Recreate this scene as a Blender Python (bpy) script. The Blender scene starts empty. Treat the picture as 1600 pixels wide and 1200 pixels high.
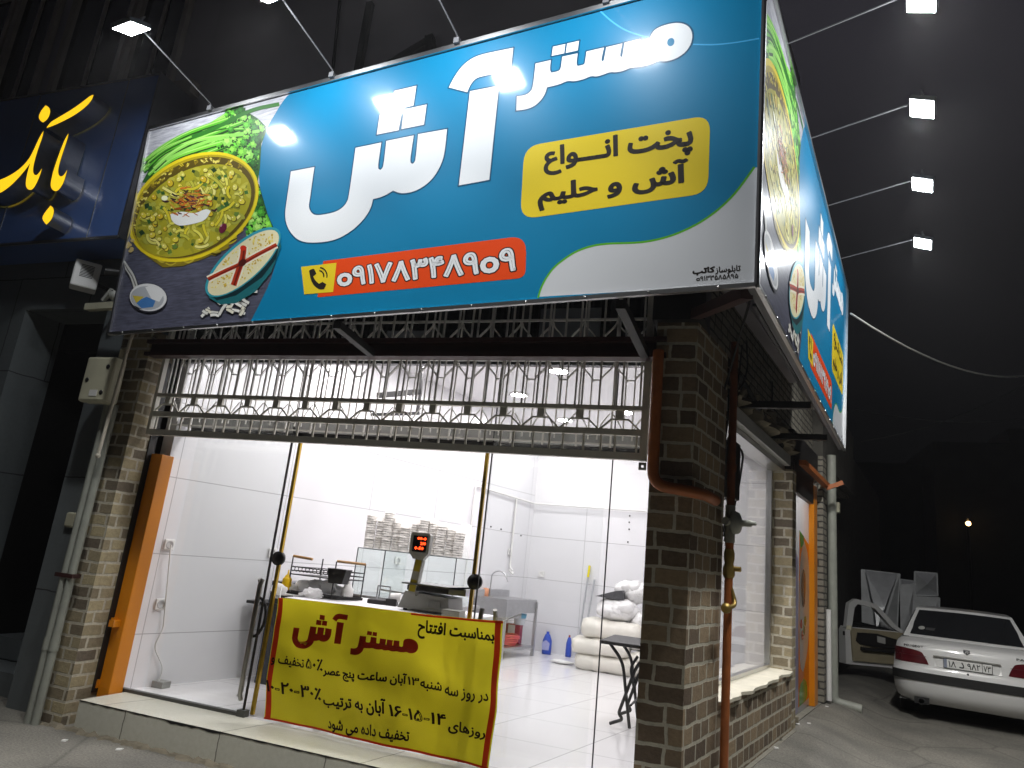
import bpy, bmesh, math, random
from mathutils import Vector, Matrix
from mathutils.geometry import tessellate_polygon
random.seed(7)
SC = bpy.context.scene
COL = SC.collection
V = Vector

# ------------------------------------------------------------------ camera
FPX = 1088.0                                   # focal length in pixels of the 1600 px wide photograph
CX, CY, CZ = V((.943436, .016738, -.331118)), V((.315473, .261824, .912102)), V((.101981, -.964969, .241743))
CAM = V((0, 0, 1.5))
cd = bpy.data.cameras.new('camera'); cd.sensor_width = 36; cd.lens = FPX / 1600 * 36
cd.clip_start = .05; cd.clip_end = 500
co = bpy.data.objects.new('camera', cd); COL.objects.link(co)
right = V((CX[0], CY[0], CZ[0])); down = V((CX[1], CY[1], CZ[1])); fwd = V((CX[2], CY[2], CZ[2]))
M3 = Matrix((right, -down, -fwd)).transposed()
co.matrix_world = Matrix.Translation(CAM) @ M3.to_4x4()
SC.camera = co

# ------------------------------------------------------------------ world, exposure
w = bpy.data.worlds.new('World'); SC.world = w; w.use_nodes = True
bg = w.node_tree.nodes['Background']
bg.inputs[1].default_value = .75                       # night sky: a lens veil put into the colour overhead, black towards the dark end of the alley
_n, _l = w.node_tree.nodes, w.node_tree.links
_tc = _n.new('ShaderNodeTexCoord'); _sx = _n.new('ShaderNodeSeparateXYZ'); _cr = _n.new('ShaderNodeValToRGB')
_l.new(_tc.outputs['Generated'], _sx.inputs[0]); _l.new(_sx.outputs['Z'], _cr.inputs[0]); _l.new(_cr.outputs[0], bg.inputs[0])
_cr.color_ramp.elements[0].position = .22; _cr.color_ramp.elements[0].color = (.0022, .0022, .0025, 1)
_cr.color_ramp.elements[1].position = .66; _cr.color_ramp.elements[1].color = (.0275, .0260, .0325, 1)
_e = _cr.color_ramp.elements.new(.42); _e.color = (.0075, .0073, .0085, 1)
SC.view_settings.view_transform = 'Standard'; SC.view_settings.look = 'None'
SC.view_settings.exposure = 0.0; SC.view_settings.gamma = 1
SC.render.engine = 'CYCLES'
try:
    SC.cycles.max_bounces = 10; SC.cycles.transparent_max_bounces = 24
    SC.cycles.use_denoising = True; SC.cycles.use_adaptive_sampling = True; SC.cycles.adaptive_threshold = .03; SC.cycles.sample_clamp_indirect = 6
except Exception: pass
FLOOD = 195.0          # radiance of the flood lamps' panels
BEAM = 21.0            # watts of each flood lamp's downward beam
ROOM = 182.0            # radiance of the ceiling downlights

# ------------------------------------------------------------------ helpers: pixels of the photograph to points on known planes
def ray(px, py): return right * (px - 800) + down * (py - 600) + fwd * FPX
def onz(px, py, z=0.): d = ray(px, py); return CAM + d * ((z - CAM.z) / d.z)
def ony(px, py, y): d = ray(px, py); return CAM + d * ((y - CAM.y) / d.y)
def onp(px, py, p0, n): d = ray(px, py); return CAM + d * ((V(p0) - CAM).dot(n) / d.dot(n))
U = V((.2192, .97568, 0)); UN = V((.97568, -.2192, 0))      # along the alley, and out of the side wall into the alley
W0 = V((-.345, 4.2, 0))                                     # the brick corner
def WP(s, z, off=0.): return W0 + U * s + UN * off + V((0, 0, z))
def onW(px, py, off=0.): return onp(px, py, W0 + UN * off, UN)
L0 = V((-4.65, 4.6, 0))
def LW(s, z, off=0.): return L0 + U * s + UN * off + V((0, 0, z))   # inner left wall
def onL(px, py, off=0.): return onp(px, py, L0 + UN * off, UN)

# ------------------------------------------------------------------ helpers: objects
def thing(name, label, cat, loc, group=None):
    o = bpy.data.objects.new(name, None); COL.objects.link(o); o.location = loc
    o.empty_display_size = .1
    return tag(o, label, cat, group)
def tag(o, label=None, cat=None, group=None, kind=None):
    if label: o['label'] = label
    if cat: o['category'] = cat
    if group: o['group'] = group
    if kind: o['kind'] = kind
    return o
def wloc(o):
    r = V((0, 0, 0))
    while o: r = r + o.location; o = o.parent
    return r
def dup(root, delta, label=None, group=None):
    r = root.copy(); COL.objects.link(r); r.location = root.location + V(delta)
    if label: r['label'] = label
    if group: r['group'] = group
    def kids(src, dst):
        for ch in [o for o in COL.objects if o.parent is src]:
            c = ch.copy(); COL.objects.link(c); c.parent = dst; kids(ch, c)
    kids(root, r)
    return r

class MB:
    def __init__(s): s.v = []; s.f = []; s.c = []; s.m = []; s.sm = []; s.mi = 0; s.col = (1, 1, 1); s.smooth = False
    def add(s, vs, fs, col=None, smooth=None):
        b = len(s.v); s.v += [tuple(p) for p in vs]
        for f in fs:
            s.f.append([b + i for i in f]); s.c.append(col or s.col); s.m.append(s.mi)
            s.sm.append(s.smooth if smooth is None else smooth)
        return s
    def quad(s, a, b, c, d, col=None): return s.add([a, b, c, d], [(0, 1, 2, 3)], col)
    def obox(s, o, ax, ay, az, col=None):
        o, ax, ay, az = V(o), V(ax), V(ay), V(az)
        if ax.cross(ay).dot(az) < 0: o = o + ax; ax = -ax
        p = [o, o + ax, o + ax + ay, o + ay]; p += [q + az for q in p]
        return s.add(p, [(3, 2, 1, 0), (4, 5, 6, 7), (0, 1, 5, 4), (1, 2, 6, 5), (2, 3, 7, 6), (3, 0, 4, 7)], col)
    def box(s, x0, x1, y0, y1, z0, z1, col=None): return s.obox((x0, y0, z0), (x1 - x0, 0, 0), (0, y1 - y0, 0), (0, 0, z1 - z0), col)
    def bar(s, a, b, w, h=None, up=(0, 0, 1), col=None):
        a, b = V(a), V(b); d = b - a; h = h or w
        sx = d.cross(V(up))
        if sx.length < 1e-6: sx = d.cross(V((0, 1, 0)))
        sx.normalize(); sy = sx.cross(d).normalized()
        return s.obox(a - sx * w / 2 - sy * h / 2, sx * w, sy * h, d, col)
    def tube(s, pts, r, n=8, col=None, cap=True, r1=None):
        pts = [V(p) for p in pts]; vs = []; fs = []
        ref = None
        for i, p in enumerate(pts):
            t = ((pts[min(i + 1, len(pts) - 1)] - p).normalized() + (p - pts[max(i - 1, 0)]).normalized())
            if t.length < 1e-6: t = pts[-1] - pts[0]
            t.normalize()
            if ref is None:
                ref = V((0, 0, 1)) if abs(t.z) < .9 else V((1, 0, 0))
            a = (ref - t * ref.dot(t)).normalized(); ref = a; b = t.cross(a)
            rr = r if r1 is None else r + (r1 - r) * i / (len(pts) - 1)
            for k in range(n):
                q = 2 * math.pi * k / n; vs.append(p + (a * math.cos(q) + b * math.sin(q)) * rr)
        for i in range(len(pts) - 1):
            for k in range(n):
                k2 = (k + 1) % n; fs.append((i * n + k, i * n + k2, (i + 1) * n + k2, (i + 1) * n + k))
        s.add(vs, fs, col, True)
        if cap:
            s.add(vs[:n], [tuple(range(n))[::-1]], col, False); s.add(vs[-n:], [tuple(range(n))], col, False)
        return s
    def lathe(s, prof, o, ax=(0, 0, 1), n=20, col=None, smooth=True):
        o, ax = V(o), V(ax).normalized()
        a = ax.orthogonal().normalized(); b = ax.cross(a); vs = []; fs = []
        for r, h in prof:
            for k in range(n):
                q = 2 * math.pi * k / n; vs.append(o + ax * h + (a * math.cos(q) + b * math.sin(q)) * max(r, 1e-4))
        for i in range(len(prof) - 1):
            for k in range(n):
                k2 = (k + 1) % n; fs.append((i * n + k, i * n + k2, (i + 1) * n + k2, (i + 1) * n + k))
        return s.add(vs, fs, col, smooth)
    def prism(s, pts, d, col=None, side=None):
        pts = [V(p) for p in pts]; d = V(d); n = len(pts)
        tri = tessellate_polygon([pts])
        s.add([p + d for p in pts], tri, col, False)
        s.add(pts, tri, col, False)
        if side is not None: mi = s.mi; s.mi = side
        s.add(pts + [p + d for p in pts], [(i, (i + 1) % n, n + (i + 1) % n, n + i) for i in range(n)], col, False)
        if side is not None: s.mi = mi
        return s
    def poly(s, pts, col=None):
        pts = [V(p) for p in pts]
        return s.add(pts, tessellate_polygon([pts]), col, False)
    def grid(s, rows, col=None, smooth=True, flip=False):
        n = len(rows[0]); vs = [p for r in rows for p in r]; fs = []
        for i in range(len(rows) - 1):
            for k in range(n - 1):
                f = (i * n + k, i * n + k + 1, (i + 1) * n + k + 1, (i + 1) * n + k); fs.append(f[::-1] if flip else f)
        return s.add(vs, fs, col, smooth)
    def ball(s, o, r, n=12, m=8, col=None, wob=0., seed=0):
        o = V(o); r = V(r) if hasattr(r, '__len__') else V((r, r, r)); rg = random.Random(seed); vs = []; fs = []
        for i in range(m + 1):
            t = math.pi * i / m
            for k in range(n):
                q = 2 * math.pi * k / n; g = 1 + (rg.uniform(-wob, wob) if 0 < i < m else 0)
                vs.append(o + V((r.x * math.sin(t) * math.cos(q), r.y * math.sin(t) * math.sin(q), r.z * math.cos(t))) * g)
        for i in range(m):
            for k in range(n):
                k2 = (k + 1) % n; fs.append((i * n + k, (i + 1) * n + k, (i + 1) * n + k2, i * n + k2))
        return s.add(vs, fs, col, True)
    def build(s, name, mat, parent=None, label=None, bevel=0., subsurf=0):
        me = bpy.data.meshes.new(name)
        P = [V(p) for p in s.v]
        if parent is not None: off = wloc(parent)
        else:
            xs = [p.x for p in P]; ys = [p.y for p in P]; zs = [p.z for p in P]
            off = V(((min(xs) + max(xs)) / 2, (min(ys) + max(ys)) / 2, min(zs)))
        me.from_pydata([tuple(p - off) for p in P], [], s.f)
        for mm in (mat if isinstance(mat, (list, tuple)) else [mat]): me.materials.append(mm)
        me.uv_layers.new(name='UVMap'); me.color_attributes.new('Col', 'FLOAT_COLOR', 'CORNER'); uv = me.uv_layers['UVMap']; ca = me.color_attributes['Col']
        for pl, c, mi, sm in zip(me.polygons, s.c, s.m, s.sm):
            pl.material_index = mi; pl.use_smooth = sm
            n = pl.normal
            if abs(n.z) > .8: tx, ty = V((1, 0, 0)), V((0, 1, 0))
            else:
                tx = V((-n.y, n.x, 0)).normalized(); ty = V((0, 0, 1))
                if abs(tx.x) > abs(tx.y) and tx.x < 0 or abs(tx.x) <= abs(tx.y) and tx.y < 0: tx = -tx
            for li in pl.loop_indices:
                p = P[me.loops[li].vertex_index]
                uv.data[li].uv = ((p.dot(tx), p.dot(ty)) if abs(n.z) <= .8 else (p.x - .2247 * p.y, p.y / .97568))
                ca.data[li].color = (c[0], c[1], c[2], 1)
        me.validate(); me.update()
        o = bpy.data.objects.new(name, me); COL.objects.link(o)
        if parent is not None: o.parent = parent
        else: o.location = off
        if label: o['label'] = label
        if bevel:
            b = o.modifiers.new('bevel', 'BEVEL'); b.width = bevel; b.segments = 2; b.limit_method = 'ANGLE'; b.angle_limit = .7
        if subsurf:
            b = o.modifiers.new('sub', 'SUBSURF'); b.levels = b.render_levels = subsurf
        return o

# ------------------------------------------------------------------ materials
MATS = {}
def mat(name):
    m = bpy.data.materials.new(name); m.use_nodes = True; nt = m.node_tree
    return m, nt.nodes, nt.links, nt.nodes['Principled BSDF']
def plain(name, col, rough=.5, metal=0., var=.15, scale=8., bump=0., coat=0., spec=.5):
    """a plain surface with grain: noise moves its colour and roughness a little"""
    m, N, L, b = mat(name)
    tc = N.new('ShaderNodeTexCoord'); no = N.new('ShaderNodeTexNoise'); no.inputs['Scale'].default_value = scale; no.inputs['Detail'].default_value = 6
    L.new(tc.outputs['Object'], no.inputs['Vector'])
    mx = N.new('ShaderNodeMix'); mx.data_type = 'RGBA'
    mx.inputs[6].default_value = (*[c * (1 - var) for c in col], 1); mx.inputs[7].default_value = (*[min(1, c * (1 + var)) for c in col], 1)
    L.new(no.outputs[0], mx.inputs[0]); L.new(mx.outputs[2], b.inputs['Base Color'])
    b.inputs['Roughness'].default_value = rough; b.inputs['Metallic'].default_value = metal
    b.inputs['Specular IOR Level'].default_value = spec
    b.inputs['Coat Weight'].default_value = coat; b.inputs['Coat Roughness'].default_value = .06
    if bump:
        bp = N.new('ShaderNodeBump'); bp.inputs['Strength'].default_value = bump; bp.inputs['Distance'].default_value = .01
        L.new(no.outputs[0], bp.inputs['Height']); L.new(bp.outputs[0], b.inputs['Normal'])
    return m
def emit(name, col, k):
    m, N, L, b = mat(name); b.inputs['Base Color'].default_value = (*[c * .2 for c in col], 1)
    b.inputs['Emission Color'].default_value = (*col, 1); b.inputs['Emission Strength'].default_value = k
    return m
def glass(name, tint=(.95, .98, .97), refl=1.0):
    m, N, L, b = mat(name); N.remove(b)
    tr = N.new('ShaderNodeBsdfTransparent'); tr.inputs[0].default_value = (*tint, 1)
    gl = N.new('ShaderNodeBsdfGlossy'); gl.inputs['Roughness'].default_value = .02; gl.inputs[0].default_value = (refl, refl, refl, 1)
    lw = N.new('ShaderNodeLayerWeight'); lw.inputs[0].default_value = .5
    pw = N.new('ShaderNodeMath'); pw.operation = 'POWER'; pw.inputs[1].default_value = 5; L.new(lw.outputs['Facing'], pw.inputs[0])
    fa = N.new('ShaderNodeMath'); fa.operation = 'MULTIPLY_ADD'; fa.inputs[1].default_value = .7; fa.inputs[2].default_value = .03; L.new(pw.outputs[0], fa.inputs[0])
    mx = N.new('ShaderNodeMixShader'); L.new(fa.outputs[0], mx.inputs[0]); L.new(tr.outputs[0], mx.inputs[1]); L.new(gl.outputs[0], mx.inputs[2])
    L.new(mx.outputs[0], N['Material Output'].inputs[0]); return m
def brick(name, c1, c2, mortar, bw=.205, bh=.104, ms=.011, off=.5, rough=.85, bump=.5, dirt=.5, tilt=0.):
    m, N, L, b = mat(name)
    tc = N.new('ShaderNodeTexCoord'); mp = N.new('ShaderNodeMapping'); mp.inputs['Location'].default_value = (.03, .02, 0)
    L.new(tc.outputs['UV'], mp.inputs[0])
    wn = N.new('ShaderNodeTexNoise'); wn.inputs['Scale'].default_value = 9; wn.inputs['Detail'].default_value = 4
    L.new(mp.outputs[0], wn.inputs['Vector'])
    ad = N.new('ShaderNodeMix'); ad.data_type = 'RGBA'; ad.blend_type = 'LINEAR_LIGHT'; ad.inputs[0].default_value = .012 if dirt else 0
    L.new(mp.outputs[0], ad.inputs[6]); L.new(wn.outputs['Color'], ad.inputs[7])
    br = N.new('ShaderNodeTexBrick'); br.offset = off; br.squash_frequency = 3; br.squash = .78 if dirt else 1
    br.inputs['Scale'].default_value = 1; br.inputs['Brick Width'].default_value = bw; br.inputs['Row Height'].default_value = bh
    br.inputs['Mortar Size'].default_value = ms; br.inputs['Mortar Smooth'].default_value = .25 if dirt else .1
    br.inputs['Color1'].default_value = (*c1, 1); br.inputs['Color2'].default_value = (*c2, 1); br.inputs['Mortar'].default_value = (*mortar, 1)
    L.new(ad.outputs[2], br.inputs['Vector'])
    no = N.new('ShaderNodeTexNoise'); no.inputs['Scale'].default_value = 30; no.inputs['Detail'].default_value = 8; no.inputs['Roughness'].default_value = .7
    L.new(mp.outputs[0], no.inputs['Vector'])
    mx = N.new('ShaderNodeMix'); mx.data_type = 'RGBA'; mx.blend_type = 'OVERLAY'; mx.inputs[0].default_value = dirt
    L.new(br.outputs['Color'], mx.inputs[6]); L.new(no.outputs[0], mx.inputs[7]); L.new(mx.outputs[2], b.inputs['Base Color'])
    b.inputs['Roughness'].default_value = rough
    ma = N.new('ShaderNodeMath'); ma.operation = 'MULTIPLY_ADD'; ma.inputs[1].default_value = -1.2
    L.new(br.outputs['Fac'], ma.inputs[0])
    if dirt: L.new(no.outputs[0], ma.inputs[2])
    else: ma.inputs[2].default_value = 1
    bp = N.new('ShaderNodeBump'); bp.inputs['Strength'].default_value = bump; bp.inputs['Distance'].default_value = .012 if dirt else .003
    L.new(ma.outputs[0], bp.inputs['Height']); L.new(bp.outputs[0], b.inputs['Normal'])
    return m
def vcol(name, rough=.3, coat=0., trans=0., emi=0., grain=0.):
    """printed film: the colours of the print are stored on the faces"""
    m, N, L, b = mat(name); at = N.new('ShaderNodeVertexColor'); at.layer_name = 'Col'
    src = at.outputs[0]
    if grain:
        tc = N.new('ShaderNodeTexCoord'); mp = N.new('ShaderNodeMapping'); mp.inputs['Scale'].default_value = (1, 1, 9)
        L.new(tc.outputs['Object'], mp.inputs[0])
        no = N.new('ShaderNodeTexNoise'); no.inputs['Scale'].default_value = 9; no.inputs['Detail'].default_value = 7; L.new(mp.outputs[0], no.inputs['Vector'])
        mx = N.new('ShaderNodeMix'); mx.data_type = 'RGBA'; mx.blend_type = 'OVERLAY'; mx.inputs[0].default_value = grain
        L.new(src, mx.inputs[6]); L.new(no.outputs[0], mx.inputs[7]); src = mx.outputs[2]
    L.new(src, b.inputs['Base Color'])
    b.inputs['Roughness'].default_value = rough; b.inputs['Coat Weight'].default_value = coat; b.inputs['Coat Roughness'].default_value = .11; b.inputs['Specular IOR Level'].default_value = .2
    if trans:
        tl = N.new('ShaderNodeBsdfTranslucent'); L.new(at.outputs[0], tl.inputs[0])
        mx = N.new('ShaderNodeMixShader'); mx.inputs[0].default_value = trans
        L.new(b.outputs[0], mx.inputs[1]); L.new(tl.outputs[0], mx.inputs[2]); L.new(mx.outputs[0], N['Material Output'].inputs[0])
    return m
def ground_mat():
    m, N, L, b = mat('asphalt'); tc = N.new('ShaderNodeTexCoord')
    n1 = N.new('ShaderNodeTexNoise'); n1.inputs['Scale'].default_value = 1.3; n1.inputs['Detail'].default_value = 5
    n2 = N.new('ShaderNodeTexNoise'); n2.inputs['Scale'].default_value = 70; n2.inputs['Detail'].default_value = 8
    vo = N.new('ShaderNodeTexVoronoi'); vo.feature = 'DISTANCE_TO_EDGE'; vo.inputs['Scale'].default_value = .8
    sp = N.new('ShaderNodeTexVoronoi'); sp.inputs['Scale'].default_value = 26
    for q in (n1, n2, vo, sp): L.new(tc.outputs['Object'], q.inputs['Vector'])
    r1 = N.new('ShaderNodeValToRGB'); r1.color_ramp.elements[0].position = .3; r1.color_ramp.elements[0].color = (.115, .110, .098, 1)
    r1.color_ramp.elements[1].position = .72; r1.color_ramp.elements[1].color = (.235, .222, .19, 1)
    L.new(n1.outputs[0], r1.inputs[0])
    mx = N.new('ShaderNodeMix'); mx.data_type = 'RGBA'; mx.blend_type = 'OVERLAY'; mx.inputs[0].default_value = .8
    L.new(r1.outputs[0], mx.inputs[6]); L.new(n2.outputs[0], mx.inputs[7])
    r2 = N.new('ShaderNodeValToRGB'); r2.color_ramp.elements[0].position = .0; r2.color_ramp.elements[0].color = (.35, .35, .35, 1)
    r2.color_ramp.elements[1].position = .018; r2.color_ramp.elements[1].color = (1, 1, 1, 1); L.new(vo.outputs[0], r2.inputs[0])
    m2 = N.new('ShaderNodeMix'); m2.data_type = 'RGBA'; m2.blend_type = 'MULTIPLY'; m2.inputs[0].default_value = .55
    L.new(mx.outputs[2], m2.inputs[6]); L.new(r2.outputs[0], m2.inputs[7])
    r3 = N.new('ShaderNodeValToRGB'); r3.color_ramp.elements[0].position = .05; r3.color_ramp.elements[0].color = (.34, .32, .28, 1)
    r3.color_ramp.elements[1].position = .09; r3.color_ramp.elements[1].color = (0, 0, 0, 1); L.new(sp.outputs[0], r3.inputs[0])
    m3 = N.new('ShaderNodeMix'); m3.data_type = 'RGBA'; m3.blend_type = 'LIGHTEN'; m3.inputs[0].default_value = .8
    L.new(m2.outputs[2], m3.inputs[6]); L.new(r3.outputs[0], m3.inputs[7]); L.new(m3.outputs[2], b.inputs['Base Color'])
    b.inputs['Roughness'].default_value = .8
    bp = N.new('ShaderNodeBump'); bp.inputs['Strength'].default_value = .55; bp.inputs['Distance'].default_value = .012
    L.new(n2.outputs[0], bp.inputs['Height']); L.new(bp.outputs[0], b.inputs['Normal']); return m

BRICK = brick('split_face_brick', (.33, .245, .15), (.115, .082, .056), (.48, .45, .36))
BRICKL = brick('pale_brick', (.42, .35, .21), (.14, .112, .082), (.48, .44, .35), bw=.2, bh=.09)
BRICKD = brick('old_wall_brick', (.26, .245, .20), (.19, .175, .14), (.05, .046, .04), bw=.22, bh=.075, off=.5)
TILEW = brick('wall_tile', (.78, .775, .79), (.75, .745, .765), (.42, .42, .43), bw=1.2, bh=.63, ms=.0035, off=0, rough=.18, bump=.08, dirt=0.)
TILEF = brick('floor_tile', (.80, .785, .79), (.77, .755, .765), (.36, .36, .37), bw=.8, bh=.8, ms=.004, off=0, rough=.14, bump=.08, dirt=0.)
TILES = brick('step_tile', (.60, .585, .50), (.55, .54, .46), (.17, .16, .13), bw=1.05, bh=.6, ms=.005, off=0, rough=.4, bump=.1, dirt=.25)
STONE = brick('grey_stone_panel', (.15, .165, .17), (.13, .145, .15), (.04, .04, .042), bw=1.2, bh=.9, ms=.006, off=0, rough=.4, bump=.1, dirt=.2)
PLASTER = plain('dark_plaster', (.42, .40, .43), .9, 0, .35, 1.2, .3)
PLASTERB = plain('rough_plaster', (.19, .165, .12), .95, 0, .5, 14, 1.0)
CONC = plain('concrete', (.22, .205, .17), .9, 0, .35, 12, .5)
WHITE = plain('white_paint', (.80, .79, .80), .6, 0, .03, 4)
CEIL = plain('ceiling_white', (.82, .81, .82), .7, 0, .03, 4)
GRATE = plain('taupe_paint', (.68, .66, .59), .42, .0, .12, 20)
GRATE2 = plain('grey_beige_paint', (.80, .79, .76), .45, 0, .12, 20)
BLACK = plain('black_paint', (.012, .011, .011), .5, 0, .4, 15)
MAROON = plain('dark_red_paint', (.045, .016, .014), .5, 0, .3, 10)
ORANGE = plain('orange_enamel', (.66, .22, .004), .35, 0, .08, 6)
GASOR = plain('rusty_orange_paint', (.38, .115, .03), .45, 0, .35, 14, .25)
ALU = plain('aluminium', (.62, .62, .62), .28, 1, .12, 30)
STEEL = plain('brushed_steel', (.52, .52, .53), .32, 1, .15, 18)
GALV = plain('galvanised_sheet', (.72, .74, .75), .38, .45, .3, 5, .45)
BRASS = plain('old_brass', (.36, .25, .07), .42, .7, .4, 25)
GOLD = plain('brass_trim', (.62, .40, .05), .3, .8, .15, 20)
DARKGL = plain('dark_glass', (.012, .013, .014), .06, 0, .2, 3)
GREY = plain('grey_plastic', (.30, .30, .28), .45, 0, .1, 12)
CREAM = plain('cream_plastic', (.52, .50, .37), .5, 0, .18, 7)
WPLAST = plain('white_plastic', (.75, .74, .72), .4, 0, .05, 10)
PIPEG = plain('grey_green_pipe', (.30, .31, .27), .5, 0, .3, 8, .1)
FOIL = plain('plastic_bag', (.80, .79, .78), .25, 0, .1, 14, 1.0)
GLASS = glass('clear_glass', (.985, .992, .99)); GLASSG = glass('case_glass', (.955, .975, .97))
BLUEF = plain('navy_panel', (.06, .125, .34), .42, 0, .12, 2, 0, .4)
CARW = plain('white_car_paint', (.66, .66, .65), .32, 0, .03, 3, 0, .7)
TAIL = plain('red_lamp_lens', (.085, .008, .012), .18, 0, .35, 18, 0, .6)
BEIGE = plain('beige_trim', (.30, .26, .17), .7, 0, .15, 12)
DSTEEL = plain('weathered_steel', (.15, .15, .16), .55, .4, .2, 20)
SHEER = vcol('sheer_bag', .3, .2, .55)
RUBBER = plain('black_rubber', (.012, .012, .012), .7, 0, .3, 18)
VINYL = vcol('printed_vinyl', .42, .55)
WOODP = vcol('printed_wood', .38, .7, grain=.85)
CLOTH = vcol('banner_vinyl', .45, .15, .52)
PAINT = vcol('coloured_plastic', .4)
LAMP = emit('flood_light', (.93, .97, 1.0), FLOOD)
DOWN = emit('downlight', (1.0, .97, .98), ROOM)
YELEM = emit('lit_yellow_face', (1.0, .60, .012), 1.15)
REDEM = emit('red_digits', (1.0, .06, .01), 5)
WARM = emit('warm_street_light', (1.0, .62, .25), 9)

# ------------------------------------------------------------------ lettering: joined Arabic-script forms laid out right to left
FORMS = {'آ': (0xFE81, 0xFE82), 'ا': (0xFE8D, 0xFE8E), 'ب': (0xFE8F, 0xFE90, 0xFE91, 0xFE92), 'پ': (0xFB56, 0xFB57, 0xFB58, 0xFB59), 'ت': (0xFE95, 0xFE96, 0xFE97, 0xFE98), 'ج': (0xFE9D, 0xFE9E, 0xFE9F, 0xFEA0), 'ح': (0xFEA1, 0xFEA2, 0xFEA3, 0xFEA4), 'خ': (0xFEA5, 0xFEA6, 0xFEA7, 0xFEA8), 'د': (0xFEA9, 0xFEAA), 'ر': (0xFEAD, 0xFEAE), 'ز': (0xFEAF, 0xFEB0), 'س': (0xFEB1, 0xFEB2, 0xFEB3, 0xFEB4), 'ش': (0xFEB5, 0xFEB6, 0xFEB7, 0xFEB8), 'ص': (0xFEB9, 0xFEBA, 0xFEBB, 0xFEBC), 'ع': (0xFEC9, 0xFECA, 0xFECB, 0xFECC), 'ف': (0xFED1, 0xFED2, 0xFED3, 0xFED4), 'ک': (0xFB8E, 0xFB8F, 0xFB90, 0xFB91), 'ل': (0xFEDD, 0xFEDE, 0xFEDF, 0xFEE0), 'م': (0xFEE1, 0xFEE2, 0xFEE3, 0xFEE4), 'ن': (0xFEE5, 0xFEE6, 0xFEE7, 0xFEE8), 'و': (0xFEED, 0xFEEE), 'ه': (0xFEE9, 0xFEEA, 0xFEEB, 0xFEEC), 'ی': (0xFBFC, 0xFBFD, 0xFBFE, 0xFBFF), 'ـ': (0x640,) * 4}
def shape(wd):
    if not any(c in FORMS for c in wd): return wd
    out = []
    for i, c in enumerate(wd):
        if c not in FORMS: out.append(c); continue
        f = FORMS[c]; pj = i > 0 and wd[i - 1] in FORMS and len(FORMS[wd[i - 1]]) == 4
        nj = i < len(wd) - 1 and wd[i + 1] in FORMS and len(f) == 4
        out.append(chr(f[3] if pj and nj else f[1] if pj else f[2] if nj else f[0]))
    return ''.join(reversed(out))
def text_geo(s, res=3):
    """outline and filled triangles of a line of text, scaled to the unit box"""
    c = bpy.data.curves.new('t', 'FONT'); c.resolution_u = res; c.fill_mode = 'NONE'
    c.body = ' '.join(shape(x) for x in reversed(s.split())) if any(ch in FORMS for ch in s) else s
    o = bpy.data.objects.new('t', c); COL.objects.link(o); bpy.context.view_layer.update()
    me = o.to_mesh(); vs = [(v.co.x, v.co.y) for v in me.vertices]; nb = {}
    for e in me.edges:
        i, j = e.vertices; nb.setdefault(i, []).append(j); nb.setdefault(j, []).append(i)
    o.to_mesh_clear(); bpy.data.objects.remove(o); bpy.data.curves.remove(c)
    seen = set(); loops = []
    for st in sorted(nb):
        if st in seen: continue
        lp = [st]; seen.add(st); prev, cur = None, st
        while True:
            nx = [k for k in nb[cur] if k != prev and k not in seen]
            if not nx: break
            prev, cur = cur, min(nx) if cur == st else nx[0]; lp.append(cur); seen.add(cur)
        pts = [lp[0]]
        for k in lp[1:]:
            if math.dist(vs[k], vs[pts[-1]]) > 1e-5: pts.append(k)
        if len(pts) > 2: loops.append(pts)
    def area(p): return sum(vs[p[i - 1]][0] * vs[p[i]][1] - vs[p[i]][0] * vs[p[i - 1]][1] for i in range(len(p))) / 2
    def within(q, p):
        x, y = q; r = False
        for i in range(len(p)):
            (xa, ya), (xb, yb) = vs[p[i - 1]], vs[p[i]]
            if (ya > y) != (yb > y) and x < (xb - xa) * (y - ya) / (yb - ya) + xa: r = not r
        return r
    sgn = 1 if area(max(loops, key=lambda p: abs(area(p)))) > 0 else -1
    outer = [p for p in loops if area(p) * sgn > 0]; holes = [p for p in loops if area(p) * sgn <= 0]
    fs = []
    for n_, p in enumerate(outer):
        hs = [h for h in holes if within(vs[h[0]], p)]
        flat = p + [k for h in hs for k in h]
        fs += [(n_, tuple(flat[i] for i in t)) for t in tessellate_polygon([[V((*vs[k], 0)) for k in r] for r in [p] + hs])]
    edges = [(p[i - 1], p[i]) for p in loops for i in range(len(p))]
    x0 = min(v[0] for v in vs); x1 = max(v[0] for v in vs); y0 = min(v[1] for v in vs); y1 = max(v[1] for v in vs)
    asp = (x1 - x0) / (y1 - y0)
    return [((v[0] - x0) / (x1 - x0), (v[1] - y0) / (y1 - y0)) for v in vs], fs, edges, asp
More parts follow.
